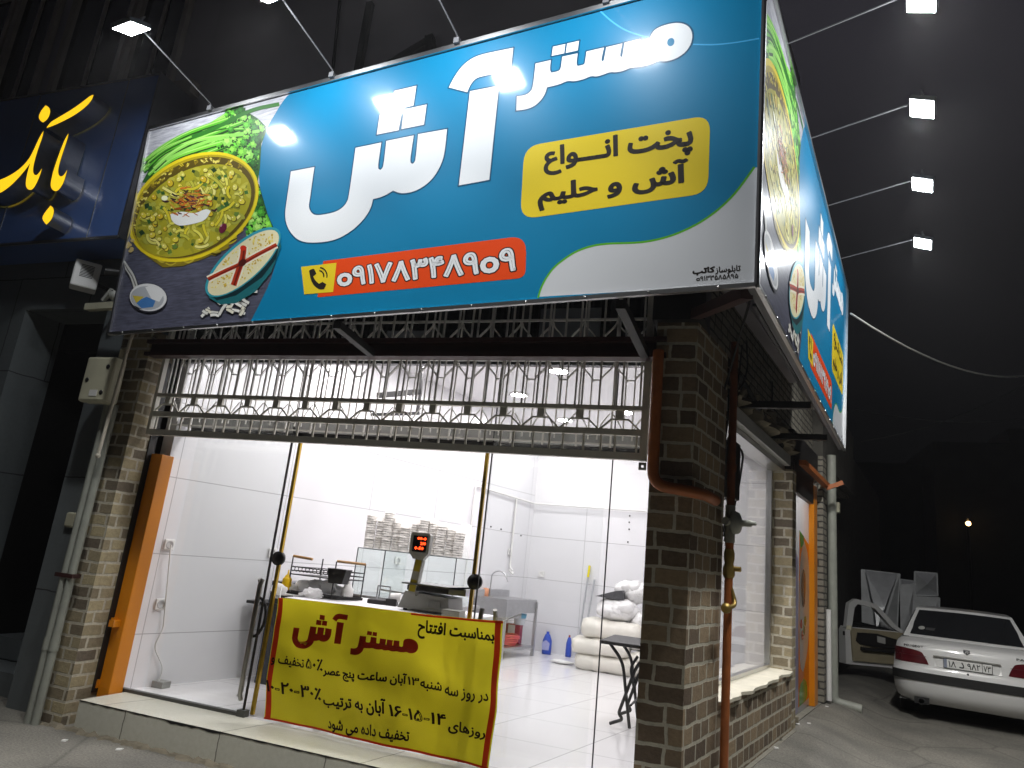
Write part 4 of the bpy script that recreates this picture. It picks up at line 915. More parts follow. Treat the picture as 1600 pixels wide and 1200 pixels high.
for x, y, c in ((1252, 975, (.45, .05, .02)), (1256, 985, (.05, .20, .03)), (1258, 970, (.06, .22, .03)), (1254, 992, (.5, .1, .03))): m.poly([po(*p, 3) for p in ell(x, y, 2, 8, 0, 8)], c)
for rr in (5, 5): m.poly([po(*p, 3) for p in ell(1270, 910, 3.6, 20, 0, 18, .9, 6.0)] + [po(*p, 3) for p in ell(1270, 910, 2.6, 15, 0, 18, 6.0, .9)], (.85, .62, .42))
for i in range(4): m.poly([po(1268 - .5, 985 + i * 8, 3), po(1272, 988 + i * 8, 3), po(1272, 993 + i * 8, 3), po(1268 - .5, 990 + i * 8, 3)], (.85, .50, .25))
m.build('glass_poster', vcol('poster_film', .2, .6, .35), al)
m = MB(); m.obox(WP(3.44, .28, -.70), U * 1.6, UN * .05, (0, 0, 3.0)); m.build('room_wall', WHITE, al)
m = MB(); m.tube([WP(3.6, 2.66, -.55), WP(4.5, 2.66, -.55)], .02); m.build('poster_backlight', emit('poster_backlight_tube', (1, .97, .95), 75), al)  # unseen tube, added to light the poster from behind
ow = thing('old_alley_wall', 'dark old wall with pipes and a recessed door further down the alley', 'wall', WP(9, 0))
m = MB(); m.obox(WP(5.14, -.1, -.3), U * .30, UN * .30, (0, 0, 3.2)); m.build('brick_edge', BRICKD, ow)
m = MB(); m.obox(WP(5.44, -.1, -.5), U * .5, UN * .44, (0, 0, 3.25)); m.obox(WP(7.6, -.1, -.9), U * 12, UN * .46, (0, 0, 4.5)); m.obox(WP(5.44, 3.1, -.5), U * 3.5, UN * .46, (0, 0, 1.0)); m.build('old_masonry', plain('sooty_masonry', (.075, .07, .06), .95, 0, .5, 8, .8), ow)
m = MB(); m.obox(WP(5.94, -.1, -.5), U * 1.7, UN * .2, (0, 0, 3.2)); dr = m.build('door', plain('dark_metal_door', (.05, .052, .05), .5, 0, .3, 6), ow)
m = MB(); m.obox(WP(6.75, .2, -.29), U * .05, UN * .03, (0, 0, 2.3)); m.obox(WP(5.96, .2, -.29), U * .04, UN * .03, (0, 0, 2.3)); m.build('door_trim', plain('grey_trim', (.35, .36, .35), .5), dr)
m = MB(); o = WP(5.5, .27, .05); m.tube(rnd([o + V((0, 0, 2.9)), o + V((0, 0, .0)), o + UN * .30 + V((0, 0, -.03))], .08), .055, 10); tag(m.build('drainpipe', PIPEG), 'thick grey green drainpipe with an elbow at the foot, in the alley', 'pipe')
m = MB(); m.tube([WP(5.30, .3, .03), WP(5.30, 1.3, .03)], .03); tag(m.build('drainpipe', WPLAST), 'short white pipe stub beside the thick alley drainpipe', 'pipe')
for s, z_, lb in ((6.4, 2.55, 'small white box on the dark alley wall above the door'), (7.6, 1.0, 'tiny white scrap on the far alley wall')):
    m = MB(); m.obox(WP(s, z_, -.04), U * .12, UN * .07, (0, 0, .14 if s < 7 else .06)); tag(m.build('wall_box', CREAM, bevel=.01), lb, 'box')
m = MB()
for i, (px, py) in enumerate(((1150, 1150), (1162, 1158), (1235, 1135), (1244, 1140), (1290, 1112), (1262, 1140), (1210, 1180), (95, 1158), (180, 1172), (1258, 1122))):
    q = onz(px, py, .22 if px > 500 else .0); q.z = gz(q.x, q.y); m.obox(q, (.03, .01 * (i % 3), 0), (-.004, .02, 0), (0, .004, .008))
tag(m.build('litter', WPLAST), kind='stuff', label='small pale scraps of litter lying on the asphalt', cat='litter')
m = MB()
q = onz(1230, 1128, .29); m.obox(q, (.10, .03, 0), (-.05, .16, 0), (0, 0, .05)); tag(m.build('broken_brick', PLASTERB), 'broken brick lying at the foot of the slim brick pillar', 'brick')

# ducts of sheet metal behind the car
def duct(name, quad_px, y, label, deep=.5, cross=False):
    p = [ony(*q, y) for q in quad_px]; d = V((.12, deep, 0)); t = thing(name, label, 'sheet metal duct', (p[0] + p[1]) / 2, 'sheet metal ducts')
    m = MB()
    if cross:
        c = sum(p, V((0, 0, 0))) / 4 - V((0, .12, 0)); [m.add([p[i], p[(i + 1) % 4], c], [(0, 1, 2)]) for i in range(4)]
    else: m.quad(*p)
    q_ = p[0] * .25 + p[1] * .75 + (p[3] - p[0]) * .55 - V((0, .05, 0))
    if not cross: m.add([p[1], p[2], q_], [(0, 1, 2)]); m.add([p[0], p[1], q_], [(0, 1, 2)])
    for i in range(4): a, b = p[i], p[(i + 1) % 4]; m.quad(a, a + d, b + d, b)
    m.quad(*[q + d for q in p[::-1]]); m.build('duct_shell', GALV, t)
    m = MB(); [m.bar(p[i], p[(i + 1) % 4], .02) for i in range(4)]; m.build('rim', GALV, t)
    return t, p
t, p = duct('hood', [(1349, 1075), (1397, 1075), (1406, 897), (1346, 890)], 15.6, 'tall sheet metal hood with a tapering front panel behind the open car door', .7)
m = MB(); a = [ony(1352, 891, 15.45), ony(1402, 898, 15.45), ony(1383, 948, 15.2), ony(1370, 985, 15.1), ony(1366, 948, 15.2)]; m.poly(a); m.poly([ony(1378, 957, 15.0), ony(1392, 965, 15.0), ony(1373, 974, 15.0)]); m.build('tapered_panel', GALV, t)
duct('duct', [(1408, 990), (1425, 990), (1429, 912), (1407, 914)], 15.2, 'narrow upright sheet metal duct between hood and car roof', .4)
duct('duct', [(1429, 930), (1465, 931), (1464, 896), (1429, 893)], 15.4, 'upper square duct with a pressed cross, topmost of its stack', .5, True)
duct('duct', [(1424, 990), (1467, 990), (1468, 934), (1424, 932)], 15.3, 'lower square duct under the duct with a pressed cross', .6)
duct('duct', [(1407, 940), (1426, 940), (1428, 908), (1407, 905)], 16.2, 'small dull duct partly hidden behind the other ducts', .3, True)
# what they stand on
tr_ = thing('flatbed_trailer', 'dark low trailer carrying the sheet metal ducts, hidden behind the car', 'trailer', (4.2, 16.3, .1))
m = MB(); m.box(3.1, 6.2, 14.9, 17.0, .5, .62); m.build('bed', BLACK, tr_)
m = MB(); [m.lathe([(.001, 0), (.26, 0), (.26, .16), (.001, .16)], (x, 16, .36), (1, 0, 0)) for x in (3.1, 6.0)]; m.build('wheel', RUBBER, tr_)

# wires and far things
m = MB(); a, b = V((.90, 7.4, 4.27)), ony(1640, 577, 13.5); m.tube([a * (1 - t) + b * t - V((0, 0, .35 * 4 * t * (1 - t))) for t in [i / 16 for i in range(17)]], .011, 5); tag(m.build('overhead_cable', plain('pale_cable', (.5, .5, .48), .6)), 'pale sagging cable from the far edge of the side sign to the right', 'cable')
m = MB()
for (x0, y0), (x1, y1), dd in (((1345, 690), (1660, 560), 15), ((1335, 640), (1660, 640), 20)):
    a, b = ony(x0, y0, 11), ony(x1, y1, dd); m.tube([a * (1 - t) + b * t - V((0, 0, .25 * 4 * t * (1 - t))) for t in [i / 12 for i in range(13)]], .008, 5)
tag(m.build('power_lines', RUBBER), 'faint dark power lines across the night sky above the alley', 'cables')
fb = thing('distant_building', 'black unlit building closing the far end of the alley', 'building', (12, 34, 0))
FD = plain('night_wall', (.022, .022, .022), .95, 0, .3, 2)
m = MB(); m.box(6.4, 9.2, 30, 38, 0, 7.5); m.box(9.2, 14, 31, 38, 0, 8.3); m.box(14, 28, 33, 38, 0, 7.9); m.box(2, 6.4, 32, 38, 0, 6.9); m.build('wall', FD, fb)
m = MB(); m.box(19.4, 21.0, 32.95, 33, 6.0, 7.6); m.box(22.0, 23.6, 32.95, 33, 6.0, 7.6); m.build('window', plain('dim_window', (.06, .06, .06), .3), fb)
rb = thing('distant_building', 'dark building mass on the right of the alley behind the white car', 'building', (13, 16, 0))
m = MB(); m.box(10.5, 18, 17, 30, 0, 5.4); m.build('wall', FD, rb); m = MB(); m.box(10.4, 18.1, 16.9, 30, 5.4, 5.55); m.build('parapet', FD, rb)
lp = thing('street_lamp', 'tiny warm street lamp glowing far down the dark alley', 'lamp', ony(1513, 925, 29.5))
p = ony(1513, 818, 29.5); m = MB(); m.tube([(p.x, p.y + .1, 0), (p.x, p.y + .1, p.z + .2), (p.x, p.y - .1, p.z + .2)], .05); m.build('pole', BLACK, lp); m = MB(); m.ball(p, .085); m.build('bulb', WARM, lp)

# ================================================================== CAR
KS, YAW = .95, .216; CO = V((2.448, 10.236, .107)); CH = V((math.sin(YAW), math.cos(YAW), 0)); CL = V((math.cos(YAW), -math.sin(YAW), 0))
def cp(l, d, h): return CO + (CL * l + CH * d + V((0, 0, h))) * KS
car = thing('parked_car', 'white saloon car parked in the alley with its left front door open, seen from behind', 'car', CO)
chain = [(.16, .20, .74), (.05, .26, .80), (.005, .36, .83), (-.015, .50, .845), (-.01, .585, .845), (.035, .605, .84), (.055, .66, .835), (.07, .76, .825), (.085, .86, .81), (.105, .925, .795), (.16, .955, .78), (.50, 1.0, .74)]
def shell(t, i):
    d, h, wd = chain[i]; l = wd * math.sin(t * math.pi / 2) if 0 else wd * t
    return cp(l, d + (.03 * t * t + .24 * abs(t) ** 9) * (1 if i < 11 else .3), h - .012 * t * t * (1 if i > 7 else 0))
ts = [-1, -.985, -.96, -.93, -.89, -.83, -.75, -.6, -.4, -.2, 0, .2, .4, .6, .75, .83, .89, .93, .96, .985, 1]
m = MB(); m.grid([[shell(t, i) for t in ts] for i in range(len(chain))])
for s in (-1, 1):   # flanks
    rows = []
    for i in range(len(chain) - 1):
        h, wd = chain[i][1], chain[i][2]; rows.append([shell(s, i)] + [cp(s * (wd + .012 * math.sin(math.pi * k / 10)), .5 + 3.75 * k / 10, h) for k in range(11)])
    m.grid(rows, flip=s > 0)
m.grid([[cp(.72 * t, .5 + 2.95 + .3 * k, 1.0 - .05 * k) for t in (-1, 0, 1)] for k in range(4)])           # bonnet
m.quad(cp(-.8, 4.3, .25), cp(.8, 4.3, .25), cp(.8, 4.3, .85), cp(-.8, 4.3, .85))
m.quad(cp(-.78, .2, .21), cp(.78, .2, .21), cp(.78, 4.3, .22), cp(-.78, 4.3, .22))
m.build('body', CARW, car)
def gh(t, k, out=0):      # greenhouse rear face: k 0 at the glass foot .. 1 at the roof edge
    wd = .725 * (1 - k) + .565 * k; return cp(wd * t, .47 + .60 * k + .06 * t * t * 1 - out * .5, .995 + .385 * k + .015 * (1 - t * t) * k + out)
m = MB(); m.grid([[gh(t / 6, k / 4) for t in range(-6, 7)] for k in range(5)])
m.grid([[gh(t / 6, 1) for t in range(-6, 7)]] + [[cp(.565 * t / 6 * (1 - .02 * k), 1.13 + .25 * k + .05 * (t / 6) ** 2, 1.38 + .014 * (1 - (t / 6) ** 2) + .03 * math.sin(k / 6 * 3.14)) for t in range(-6, 7)] for k in range(7)])
for s in (-1, 1): m.grid([[cp(s * .735, .45 + .6 * 0, .985), cp(s * .745, 1.2, .98), cp(s * .745, 3.3, .97)], [gh(s, .5), cp(s * .66, 1.25, 1.18), cp(s * .66, 3.05, 1.17)], [gh(s, 1), cp(s * .565, 1.3, 1.385), cp(s * .56, 2.65, 1.39)]], flip=s < 0)
m.grid([[cp(.70 * t, 3.4, .99) for t in (-1, 0, 1)], [cp(.55 * t, 2.65, 1.385) for t in (-1, 0, 1)]])
m.build('cabin', CARW, car)
m = MB(); m.grid([[gh(t / 6 * (.90 if k < 2 else .92), .07 + k / 4 * .83, .008) for t in range(-6, 7)] for k in range(5)])
g = m.build('rear_window', DARKGL, car)
f_ = lambda x, y: gh(-.80 + .30 * x, .22 + .13 * y, .011)
m = MB(); m.poly([f_(.2 + .2 * math.cos(t), .5 + .45 * math.sin(t)) for t in [6.283 * i / 14 for i in range(14)]]); m.build('sticker', plain('pale_sticker', (.35, .35, .33), .5), g); m = MB(); m.poly([f_(.45, .1), f_(.95, .1), f_(1., .8), f_(.45, .7)]); m.build('sticker', plain('dim_sticker', (.05, .05, .05), .5), g)
for s in (-1, 1):
    m = MB(); m.poly([cp(s * .747, .95, 1.0), cp(s * .752, 3.1, .995), cp(s * .60, 2.62, 1.345), cp(s * .60, 1.38, 1.345)]); m.build('side_window', DARKGL, car)
def rear(l, h, out=.004):   # a point on the tail panel
    for i in range(5, len(chain) - 1):
        if chain[i][1] <= h <= chain[i + 1][1]:
            k = (h - chain[i][1]) / (chain[i + 1][1] - chain[i][1]); a, b = shell(l / chain[i][2], i), shell(l / chain[i + 1][2], i + 1)
            return a * (1 - k) + b * k - CH * out + (CL * (out * .5 * (1 if l > 0 else -1)) if abs(l) > .7 else V((0, 0, 0)))
    return shell(l / .8, 9)
for s in (-1, 1):
    rows = []
    for k in range(5):
        h = .685 + .185 * k / 4; li = .425 + .10 * (k / 4) ** 1.3
        rows.append([rear(s * (.815 + (li - .815) * q / 8), min(h, .868 - .03 * (q / 8) ** 3 * (1 if k == 4 else 0)), .006) for q in range(9)])
    m = MB(); m.grid(rows, flip=s < 0); tl = m.build('tail_lamp', TAIL, car)
    m = MB(); m.grid([[rear(s * (.80 - .35 * q / 6), .775 + .006 * k, .008) for q in range(7)] for k in range(2)], flip=s < 0); m.build('lens_rib', plain('dark_red_lens', (.05, .003, .006), .3), tl)
m = MB(); hs = [.545, .575, .60]; m.grid([[cp(.853 * t, -.022 + (.03 * t * t + .24 * abs(t) ** 9), h) for t in ts] for h in (.475, .50, .56, .585)])
[m.grid([[cp(s * .853, .245, h), cp(s * .866, 1.0, h)] for h in (.475, .585)]) for s in (-1, 1)]
m.build('bumper_strip', RUBBER, car)
m = MB()
m.grid([[rear(.36 * t / 4 + .0, h, .004 - .016 * (1 if abs(h - .73) < .05 and abs(t) < 4 else 0)) for t in range(-4, 5)] for h in (.675, .69, .775, .80)])
m.build('plate_recess', CARW, car)
m = MB(); m.obox(rear(-.37, .80, .03), CL * .72 * KS, CH * .03, (0, 0, .014)); m.build('plate_hood', GREY, car)
pl = lambda x, y, k: rear(-.26, .68, .012 + k * .0012) + CL * (.52 * x * KS) + V((0, 0, .112 * y * KS))
m = MB(); m.quad(pl(0, 0, 0), pl(1, 0, 0), pl(1, 1, 0), pl(0, 1, 0), (.74, .74, .72)); m.quad(pl(.01, .03, 1), pl(.075, .03, 1), pl(.075, .97, 1), pl(.01, .97, 1), (.25, .28, .36))
for a, b in (((0, 0), (1, 0)), ((1, 0), (1, 1)), ((1, 1), (0, 1)), ((0, 1), (0, 0)), ((.80, 0), (.80, 1))): m.bar(pl(*a, 1), pl(*b, 1), .005, col=(.08, .08, .08))
for s, x0, x1 in (('۱۸', .11, .26), ('د', .33, .43), ('۹۸۲', .50, .76), ('۷۳', .83, .97)): put_text(m, s, lambda x, y, k: pl(x0 + (x1 - x0) * x, .17 + .62 * y, 1 + k), .02, (.06, .06, .06), res=2)
m.build('number_plate', PAINT, car)
m = MB(); m.poly([rear(.0 + x, .90 + y, .008) for x, y in ((-.035, .025), (.035, .025), (.037, -.01), (.0, -.035), (-.037, -.01))], (.03, .03, .035))
for a, b in (((-.018, -.015), (-.006, .004)), ((-.006, .004), (.008, .012)), ((.008, .012), (.02, .004)), ((.0, .004), (.012, -.018)), ((-.012, .012), (-.002, .016))): m.bar(rear(a[0], .90 + a[1], .012), rear(b[0], .90 + b[1], .012), .006, col=(.5, .5, .5))
m.build('badge', PAINT, car)
m = MB(); put_text(m, 'PEUGEOT', lambda x, y, k: rear(-.70 + .22 * x, .885 + .026 * y, .006 + k * .0008), .03, (.05, .05, .05), res=1); put_text(m, 'PARS', lambda x, y, k: rear(.52 + .16 * x, .885 + .026 * y, .006 + k * .0008), .03, (.05, .05, .05), res=1); m.build('lettering', PAINT, car)
m = MB(); [m.bar(rear(-.70, .885 - .02, .004), rear(.7, .865, .004), .003)]; m.bar(rear(-.715, .93, .003), rear(-.715, .70, .003), .004); m.lathe([(.001, 0), (.013, 0), (.001, .006)], rear(0, .635, .003), -CH, 10); m.build('boot_seam', BLACK, car)
m = MB(); m.lathe([(.04, 0), (.04, .1), (.03, .1), (.03, .02)], cp(-.52, .06, .235), -CH, 12); m.obox(cp(-.60, .035, .20), CL * .16, CH * .02, (0, 0, .075)); m.build('exhaust', RUBBER, car)
for l, d in ((-.70, .95), (.70, .95), (-.70, 3.55), (.70, 3.55)):
    m = MB(); m.lathe([(.20, .0), (.30, .005), (.31, .03), (.31, .16), (.30, .18), (.2, .18)], cp(l - (.09 if l > 0 else .09), d, .31 - .107 / KS + gz(*cp(l, d, 0).xy) / KS), CL, 20); wh = m.build('wheel', RUBBER, car)
    m = MB(); m.lathe([(.001, .02), (.19, .02), (.20, 0), (.20, .17), (.001, .15)], cp(l - .09, d, .31 - .107 / KS + gz(*cp(l, d, 0).xy) / KS), CL, 16); m.build('rim', STEEL, wh)
# open front door
HG = (-.815, 2.95); AN = math.radians(50); dv = (-math.sin(AN), -math.cos(AN)); nv = (math.cos(AN), -math.sin(AN))   # along the door, and its inner side
def dp(a, h, o=0): return cp(HG[0] + dv[0] * a + nv[0] * o, HG[1] + dv[1] * a + nv[1] * o, h)
m = MB(); out = [(0, .36), (.0, .95), (.18, 1.02), (.55, 1.33), (.90, 1.375), (.99, 1.30), (1.03, .97), (1.07, .9), (1.06, .36)]
hole = [(.24, 1.0), (.57, 1.285), (.87, 1.32), (.925, 1.26), (.965, .985)]
fr = [(.0, .93), (.16, 1.03), (.53, 1.35), (.90, 1.40), (1.03, 1.32), (1.085, .93)]
hn = [(.10, .93), (.26, 1.01), (.57, 1.285), (.87, 1.32), (.925, 1.26), (.985, .93)]
for i in range(5):
    q = [fr[i], fr[i + 1], hn[i + 1], hn[i]]; m.prism([dp(a, h, -.05) for a, h in q], dp(0, 0, .035) - dp(0, 0, -.05))
m.prism([dp(a, h, -.17) for a, h in [(0, .36), (0, .945), (1.05, .945), (1.085, .88), (1.08, .36)]], dp(0, 0, .01) - dp(0, 0, -.17)); m.prism([dp(a, h, -.21) for a, h in [(0, .42), (0, .80), (1.06, .80), (1.06, .42)]], dp(0, 0, .04) - dp(0, 0, .0))
dr = m.build('door', CARW, car, 'white front door standing open')
m = MB(); m.prism([dp(a, h, .012) for a, h in [(.05, .42), (.05, .93), (.99, .93), (1.0, .85), (.97, .42)]], dp(0, 0, .05) - dp(0, 0, .012)); m.build('inner_panel', BEIGE, dr)
m = MB(); m.prism([dp(a, h, .052) for a, h in [(.15, .66), (.10, .80), (.55, .88), (.90, .87), (.93, .74), (.85, .69), (.5, .66)]], dp(0, 0, .075) - dp(0, 0, .052)); m.obox(dp(.18, .60, .05), (dp(.85, .60, .05) - dp(.18, .6, .05)), dp(0, 0, .11) - dp(0, 0, .05), (0, 0, .05)); m.build('arm_rest', BLACK, dr)
m = MB(); m.obox(dp(.42, .73, .076), dp(.56, .75, .076) - dp(.42, .73, .076), dp(0, 0, .09) - dp(0, 0, .076), (0, 0, .09)); m.build('pull_handle', plain('light_trim', (.42, .42, .40), .4), dr)
m = MB(); m.poly([dp(a, h, .0) for a, h in [(.10, .93), (.985, .93), (.975, 1.06), (.16, .955)]]); m.build('lowered_pane', DARKGL, dr)
m = MB(); m.obox(dp(1.075, .80, -.05), dp(1.09, .8, -.05) - dp(1.075, .8, -.05), dp(0, 0, .0) - dp(0, 0, -.05), (0, 0, .06)); m.build('latch', BLACK, dr)
m = MB(); [m.obox(cp(s, 1.6, .45), CL * .35, CH * .45, (0, 0, .75)) for s in (-.55, .2)]; m.build('seat', BLACK, car)

# ================================================================== INSIDE THE SHOP
for i, (x, y) in enumerate(((-3.22, 6.85), (-2.08, 7.2), (-2.92, 8.35), (-2.68, 9.85), (-1.68, 9.2), (-.9, 7.9), (-3.65, 5.1), (-2.7, 5.2), (-1.6, 5.3), (-3.95, 6.05), (-1.2, 6.0))):  # the later entries are unseen, added to light the room evenly
    lb = ('ceiling downlight nearest the middle of the gate, seen between its bars', 'ceiling downlight seen right of the middle of the gate', 'ceiling downlight just above the gate trapezoids in the middle', 'ceiling downlight seen low between the trapezoids at right', 'ceiling downlight seen right behind the gate end', 'unseen added ceiling downlight toward the side window', 'unseen added ceiling downlight above the left tiled wall near the door', 'unseen added ceiling downlight above the counter', 'unseen added ceiling downlight inside above the right glass pane', 'unseen added ceiling downlight above the black stand by the left wall', 'unseen added ceiling downlight above the folding table')[i]
    t = thing('downlight', lb, 'ceiling light', (x, y, 3.57), 'round downlights in the white ceiling')
    m = MB(); m.lathe([(.10, .01), (.135, .01), (.135, -.012), (.105, -.015)], (x, y, 3.575), n=20); m.build('ring', WPLAST, t)
    m = MB(); m.lathe([(.001, -.008), (.10, -.008)], (x, y, 3.57), n=20); m.build('diffuser', DOWN, t)
# banner
BQ = [ony(410, 1124, 4.50), ony(763, 1203, 4.50), ony(789, 971, 4.50), ony(428, 934, 4.50)]
def ban(a, b, k):
    p = (BQ[0] * (1 - a) + BQ[1] * a) * (1 - b) + (BQ[3] * (1 - a) + BQ[2] * a) * b
    y = .016 * math.sin(a * 9 + b * 2.5) + .018 * math.sin(a * 4 - b * 5) + .012 * abs(math.sin(a * 5 + b * 7 + 1)) + .008 * math.sin(17 * a * b + 1) + .03 * max(0, a - .72) * math.sin(b * 4) + .006 * math.sin(30 * a + 9 * b)
    return p + V((0, y - .0009 * k, .006 * math.sin(a * 7) * (b > .5)))
bn = thing('banner', 'yellow vinyl banner with red border and dark lettering hung across the shop door', 'banner', (BQ[0] + BQ[1]) / 2)
BY = (.67, .58, .02)
m = MB(); m.grid([[ban(a / 40, b / 24, 0) for a in range(41)] for b in range(25)], BY); m.build('cloth', CLOTH, bn)
m = MB()
for a0, a1, b0, b1 in ((.0, 1, .0, .016), (.62, 1, .982, .998), (.004, .028, 0, 1), (.972, .994, 0, 1)):
    na, nb = (30, 1) if a1 - a0 > .3 else (1, 20); m.grid([[ban(a0 + (a1 - a0) * a / na, b0 + (b1 - b0) * b / nb, 3) for a in range(na + 1)] for b in range(nb + 1)], (.62, .05, .015))
m.build('red_border', CLOTH, bn)
def bmap(c):
    q = [ (px, py) for px, py in c]; e1, e2 = BQ[1] - BQ[0], BQ[3] - BQ[0]; w_ = []
    for px, py in q:                       # pixel to banner shares, by Newton steps on the bilinear quad
        t = ony(px, py, 4.5); a, b = .5, .5
        for _ in range(12):
            p = (BQ[0] * (1 - a) + BQ[1] * a) * (1 - b) + (BQ[3] * (1 - a) + BQ[2] * a) * b; r = t - p
            da = (BQ[1] - BQ[0]) * (1 - b) + (BQ[2] - BQ[3]) * b; db = (BQ[3] - BQ[0]) * (1 - a) + (BQ[2] - BQ[1]) * a
            det = da.x * db.z - da.z * db.x; a += (r.x * db.z - r.z * db.x) / det; b += (da.x * r.z - da.z * r.x) / det
        w_.append((a, b))
    def f(x, y): return [(w_[3][i] * (1 - x) + w_[2][i] * x) * (1 - y) + (w_[0][i] * (1 - x) + w_[1][i] * x) * y for i in (0, 1)]
    return f
m = MB()
def bz_(pts): return off(pts, 4, 400, 920)
for s, c, wt in (('بمناسبت افتتاح', [(1018, 185), (1500, 262), (1492, 362), (1012, 300)], .035), ('در روز سه', [(1165, 612), (1442, 655), (1437, 728), (1160, 690)], .035), ('شنبه', [(1018, 562), (1143, 588), (1140, 662), (1015, 634)], .035), ('۱۳', [(946, 545), (1008, 557), (1006, 610), (944, 598)], .04),
                 ('آبان ساعت پنج عصر', [(432, 475), (938, 528), (930, 625), (430, 555)], .035), ('تخفیف و', [(92, 408), (302, 450), (298, 510), (90, 475)], .035), ('۵۰٪', [(318, 440), (430, 445), (428, 512), (316, 497)], .035),
                 ('روزهای', [(1195, 820), (1432, 880), (1425, 948), (1190, 905)], .035), ('۱۶-۱۵-۱۴', [(830, 725), (1172, 795), (1168, 860), (828, 795)], .04), ('آبان به ترتیب', [(420, 655), (808, 690), (800, 805), (418, 740)], .035), ('۱۰-۲۰-۳۰٪', [(66, 570), (405, 625), (402, 700), (64, 640)], .04),
                 ('تخفیف داده می شود', [(440, 805), (945, 895), (940, 978), (438, 895)], .035)):
    f = bmap(bz_(c)); put_text(m, s, lambda x, y, k: ban(*f(x, y), 4 + k), wt, (.03, .012, .01), res=2)
f = bmap([(460, 955.5), (655, 977), (652, 1029), (453, 1010)])     # the red logo, the same drawing as on the sign
la = [a for p in LOGO for a, b in p]; lb_ = [b for p in LOGO for a, b in p]; a0, a1, b0, b1 = min(la), max(la), min(lb_), max(lb_)
for j, p in enumerate(LOGO):
    word = 0 if j < 6 else 1
    q = []
    for a, b in p:
        x = (a - a0) / (a1 - a0); y = (b - b0) / (b1 - b0)
        if word == 0: x = x * .74; y = y * 1.12 - .05
        else: x = .40 + (x - .545) * 1.32; y = (y - .69) * 2.15 + .14
        q.append(f(x, y))
    m.poly([ban(a, b, 5) for a, b in q], (.33, .025, .012))
m.build('lettering', CLOTH, bn)
m = MB(); [m.tube([ban(a, b, 0), ban(a, b, 0) + V((dx, .1, dz))], .004, 5) for a, b, dx, dz in ((.01, .99, -.08, .08), (.99, .99, .1, .06))]; m.build('tie', WPLAST, bn)
# counter
ct = thing('counter', 'white shop counter behind the yellow banner', 'counter', (-2.6, 5.1, .2))
m = MB(); m.box(-3.42, -1.99, 4.80, 5.72, 1.0, 1.03); m.build('top', WHITE, ct); m = MB(); m.box(-3.34, -2.05, 4.84, 5.40, .46, .998); m.build('body', plain('grey_laminate', (.16, .16, .16), .5), ct)
for x in (-3.3, -2.09):
    for y in (4.87, 5.36): MB().box(x - .025, x + .025, y - .025, y + .025, .2, .46).build('leg', BLACK, ct)
# wire rack
rk = thing('wire_rack', 'black wire condiment rack with wooden handles on the counter left', 'rack', (-3.36, 5.2, 1.03))
A, B, Cc, D = V((-3.62, 5.10, 0)), V((-3.20, 5.10, 0)), V((-3.08, 5.36, 0)), V((-3.50, 5.36, 0))
m = MB()
for p in (A, B, Cc, D): m.bar(p + V((0, 0, 1.045)), p + V((0, 0, 1.33)), .008)
for z0 in (1.06, 1.19, 1.22, 1.25):
    for a, b in ((A, B), (B, Cc), (Cc, D), (D, A)): m.bar(a + V((0, 0, z0)), b + V((0, 0, z0)), .007)
for i in range(12): a = A + (B - A) * (i + .5) / 12 + V((0, 0, 1.235)); m.tube([a + V((.018 * math.cos(t), 0, .02 * math.sin(t))) for t in [6.283 * k / 8 for k in range(9)]], .0028, 4)
m.build('wire_frame', BLACK, rk)
m = MB(); m.prism([A + V((0, 0, 1.19)), B + V((0, 0, 1.19)), Cc + V((0, 0, 1.19)), D + V((0, 0, 1.19))], (0, 0, .004)); m.prism([A + V((-.02, 0, 1.035)), B + V((0, 0, 1.035)), Cc + V((.02, 0, 1.035)), D + V((0, 0, 1.035))], (0, 0, .02)); m.build('tray', BLACK, rk)
for a, b in ((A, D), (B, Cc)):
    m = MB(); m.tube([a + V((.02, .04, 1.335)), b + V((-.02, -.04, 1.345))] if 0 else [a + V((.0, .0, 1.335)), a + (B - A) * .42 + V((0, .02, 1.325))] if a is A else [B + V((-.06, .1, 1.33)), Cc + V((0, 0, 1.325))], .011); m.build('handle', plain('wood', (.42, .24, .09), .5, 0, .3, 20), rk)
cupo = V((-3.16, 5.06, 1.16)); m = MB(); m.prism([cupo + V((-.062, 0, 0)), cupo + V((.062, 0, 0)), cupo + V((.088, 0, .115)), cupo + V((-.088, 0, .115))], (0, .09, 0)); tag(m.build('holder', BLACK, bevel=.008), 'black plastic holder hooked on the wire rack', 'holder')
m = MB()
for i, (dx, dy, dz, r) in enumerate(((-.16, 0, 1.10, .07), (-.06, .03, 1.11, .075), (.05, .05, 1.12, .08), (-.22, -.06, 1.075, .05), (.13, .08, 1.09, .06))): m.ball(V((-3.38 + dx, 5.2 + dy, dz)), (r, r * .8, r * .7), 14, 9, None, .22, i)
tag(m.build('plastic_bags', SHEER), 'crumpled clear plastic bags inside the wire rack', 'bags')
m = MB(); m.ball((-3.33, 5.03, 1.06), (.09, .05, .045), 12, 8, None, .25, 8); m.bar((-3.42, 5.0, 1.05), (-3.32, 4.98, 1.08), .05, .02); tag(m.build('white_glove', SHEER), 'crumpled white plastic glove in front of the wire rack', 'glove')
m = MB(); m.lathe([(.001, 0), (.05, 0), (.05, .06), (.035, .075), (.028, .10), (.001, .10)], (-3.15, 5.25, 1.06)); m.box(-3.158, -3.142, 5.24, 5.26, 1.16, 1.20); tag(m.build('white_bottle', WPLAST), 'short white pump bottle under the black holder', 'bottle')
bo = thing('squeeze_bottle', 'yellow squeeze bottle by the left edge of the counter', 'bottle', (-3.66, 5.1, 1.03))
